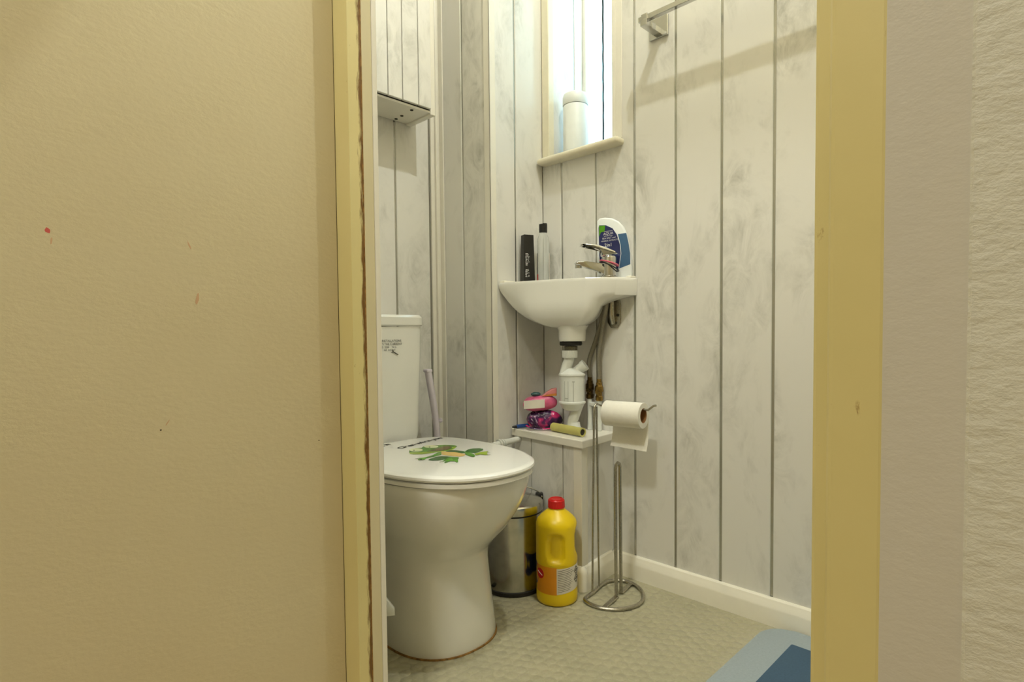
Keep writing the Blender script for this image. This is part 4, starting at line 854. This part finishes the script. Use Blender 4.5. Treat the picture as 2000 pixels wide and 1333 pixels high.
m = B(); tube(m, [(0.0508 * math.sin(-1.18), -0.0508 * math.cos(-1.18), 0.080), (0.0508 * math.sin(-1.0), -0.0508 * math.cos(-1.0), 0.0765), (0.0508 * math.sin(-0.84), -0.0508 * math.cos(-0.84), 0.073)], 0.0009, 6); lp('badge_stroke', m, M['labelwhite'], yb)
m = B(); patch(m, 0.0502, -2.7, -1.75, 0.052, 0.112, n=14); disc_m = lp('navy_label', m, M['navy'], yb)

# ------------------------------------------------------------------ towel rail
rl = thing('towel_rail', 'square chrome towel rail on the plank wall near the top', 'towel rail', (XR, 0.5, 1.385))
RX, RZ = 1.2415, 1.4085
for k, yy in enumerate((0.774, 0.226)):
    m = B(); bx(m, XR - 0.0075, XR - 0.0005, yy - 0.026, yy + 0.026, 1.387, 1.437, 0.001); obj('wall_plate', m, M['chrome'], rl, False)
    m = B(); bx(m, RX - 0.012, XR - 0.007, yy - 0.009, yy + 0.009, RZ - 0.016, RZ - 0.001, 0.0008); obj('bracket_arm', m, M['chrome'], rl, False)
    m = B(); bx(m, RX - 0.009, RX + 0.009, yy - 0.0085, yy + 0.0085, RZ - 0.003, RZ + 0.013, 0.0008); obj('rail_socket', m, M['chrome'], rl, False)
m = B(); bx(m, RX - 0.0065, RX + 0.0065, 0.208, 0.792, RZ - 0.002, RZ + 0.0105, 0.0008); obj('rail', m, M['chrome'], rl, False)

# ------------------------------------------------------------------ things at the window
tbm = thing('plastic_tub', 'frosted white plastic tub standing on the window sill', 'tub', (1.361, 1.088, WZ0), R45)
m = B(); lathe(m, [(0.034, 0.0005), (0.037, 0.004), (0.037, 0.150), (0.0355, 0.154)], 36); lp('body', m, M['tub'], tbm)
m = B(); lathe(m, [(0.0368, 0.155), (0.038, 0.157), (0.038, 0.178), (0.035, 0.187), (0.028, 0.191), (0, 0.192)], 36); lp('lid', m, M['tub'], tbm)
m = B(); pts = [(1.452 + 0.0003 * math.cos(k * 0.9), 1.054 + 0.0003 * math.sin(k * 0.9), WZ0 + 0.001 + 0.0135 * k / 1.6) for k in range(0, 95)]
tube(m, pts, 0.0028, 7); tag(origin_base(obj('blind_cord', m, simple('grey_cord', (70, 72, 74), 0.7, var=0.3, vscale=400))), 'grey twisted cord hanging in front of the window', 'cord')
m = B(); pillow(m, 1.312, 1.124, WZ0 + 0.005, 0.008, 0.014, 0.005, 2.2, 0.06, 5, 20, 10); tag(origin_base(obj('sill_clip', m, M['black'])), 'small black clip lying on the window sill', 'clip')

# ------------------------------------------------------------------ bath mat
bmt = thing('bath_mat', 'pale blue bath mat with a darker blue centre on the vinyl floor', 'bath mat', (1.0, 0.2, 0))
def rpoly(x0, x1, y0, y1, r, k=8):
    return [(a, b) for a, b, _ in rrect(x0, x1, y0, y1, 0, r, k)]
m = B(); prism(m, rpoly(0.74, 1.2835, -0.12, 0.488, 0.055), 0.0012, 0.010, 0.003, 2); obj('border', m, M['matgrey'], bmt)
m = B(); prism(m, rpoly(0.805, 1.222, -0.055, 0.4215, 0.003, 2), 0.0102, 0.0118, 0.0006, 1); obj('centre', m, M['matblue'], bmt)

# ------------------------------------------------------------------ lamps (out of frame, above)
lm = thing('ceiling_lamp', 'small round ceiling lamp in the toilet room', 'lamp', (0.836, 0.313, 2.40))
m = B(); lathe(m, [(0.05, 0.075), (0.055, 0.085), (0.055, 0.0985)], 28, 0.836, 0.313, 2.40); obj('base', m, M['white_pvc'], lm)
m = B(); lathe(m, [(0.011, 0.012), (0.016, 0.076)], 16, 0.836, 0.313, 2.40); obj('holder', m, M['white_pvc'], lm)
m = B(); r = 0.014; lathe(m, [(0, -r)] + [(r * math.cos(-PI / 2 + PI * i / 12), r * math.sin(-PI / 2 + PI * i / 12)) for i in range(1, 12)] + [(0, r)], 20, 0.836, 0.313, 2.40); obj('bulb', m, M['bulb'], lm)
lm = thing('hall_lamp', 'round ceiling light in the hall', 'lamp', (-0.42, 0.28, 2.44))
m = B(); lathe(m, [(0.16, 0.04), (0.165, 0.05), (0.165, 0.0595)], 36, -0.42, 0.28, 2.44); obj('base', m, M['white_pvc'], lm)
m = B(); lathe(m, [(0, 0), (0.08, 0.004), (0.13, 0.014), (0.155, 0.039)], 36, -0.42, 0.28, 2.44); obj('diffuser', m, M['halllamp'], lm)
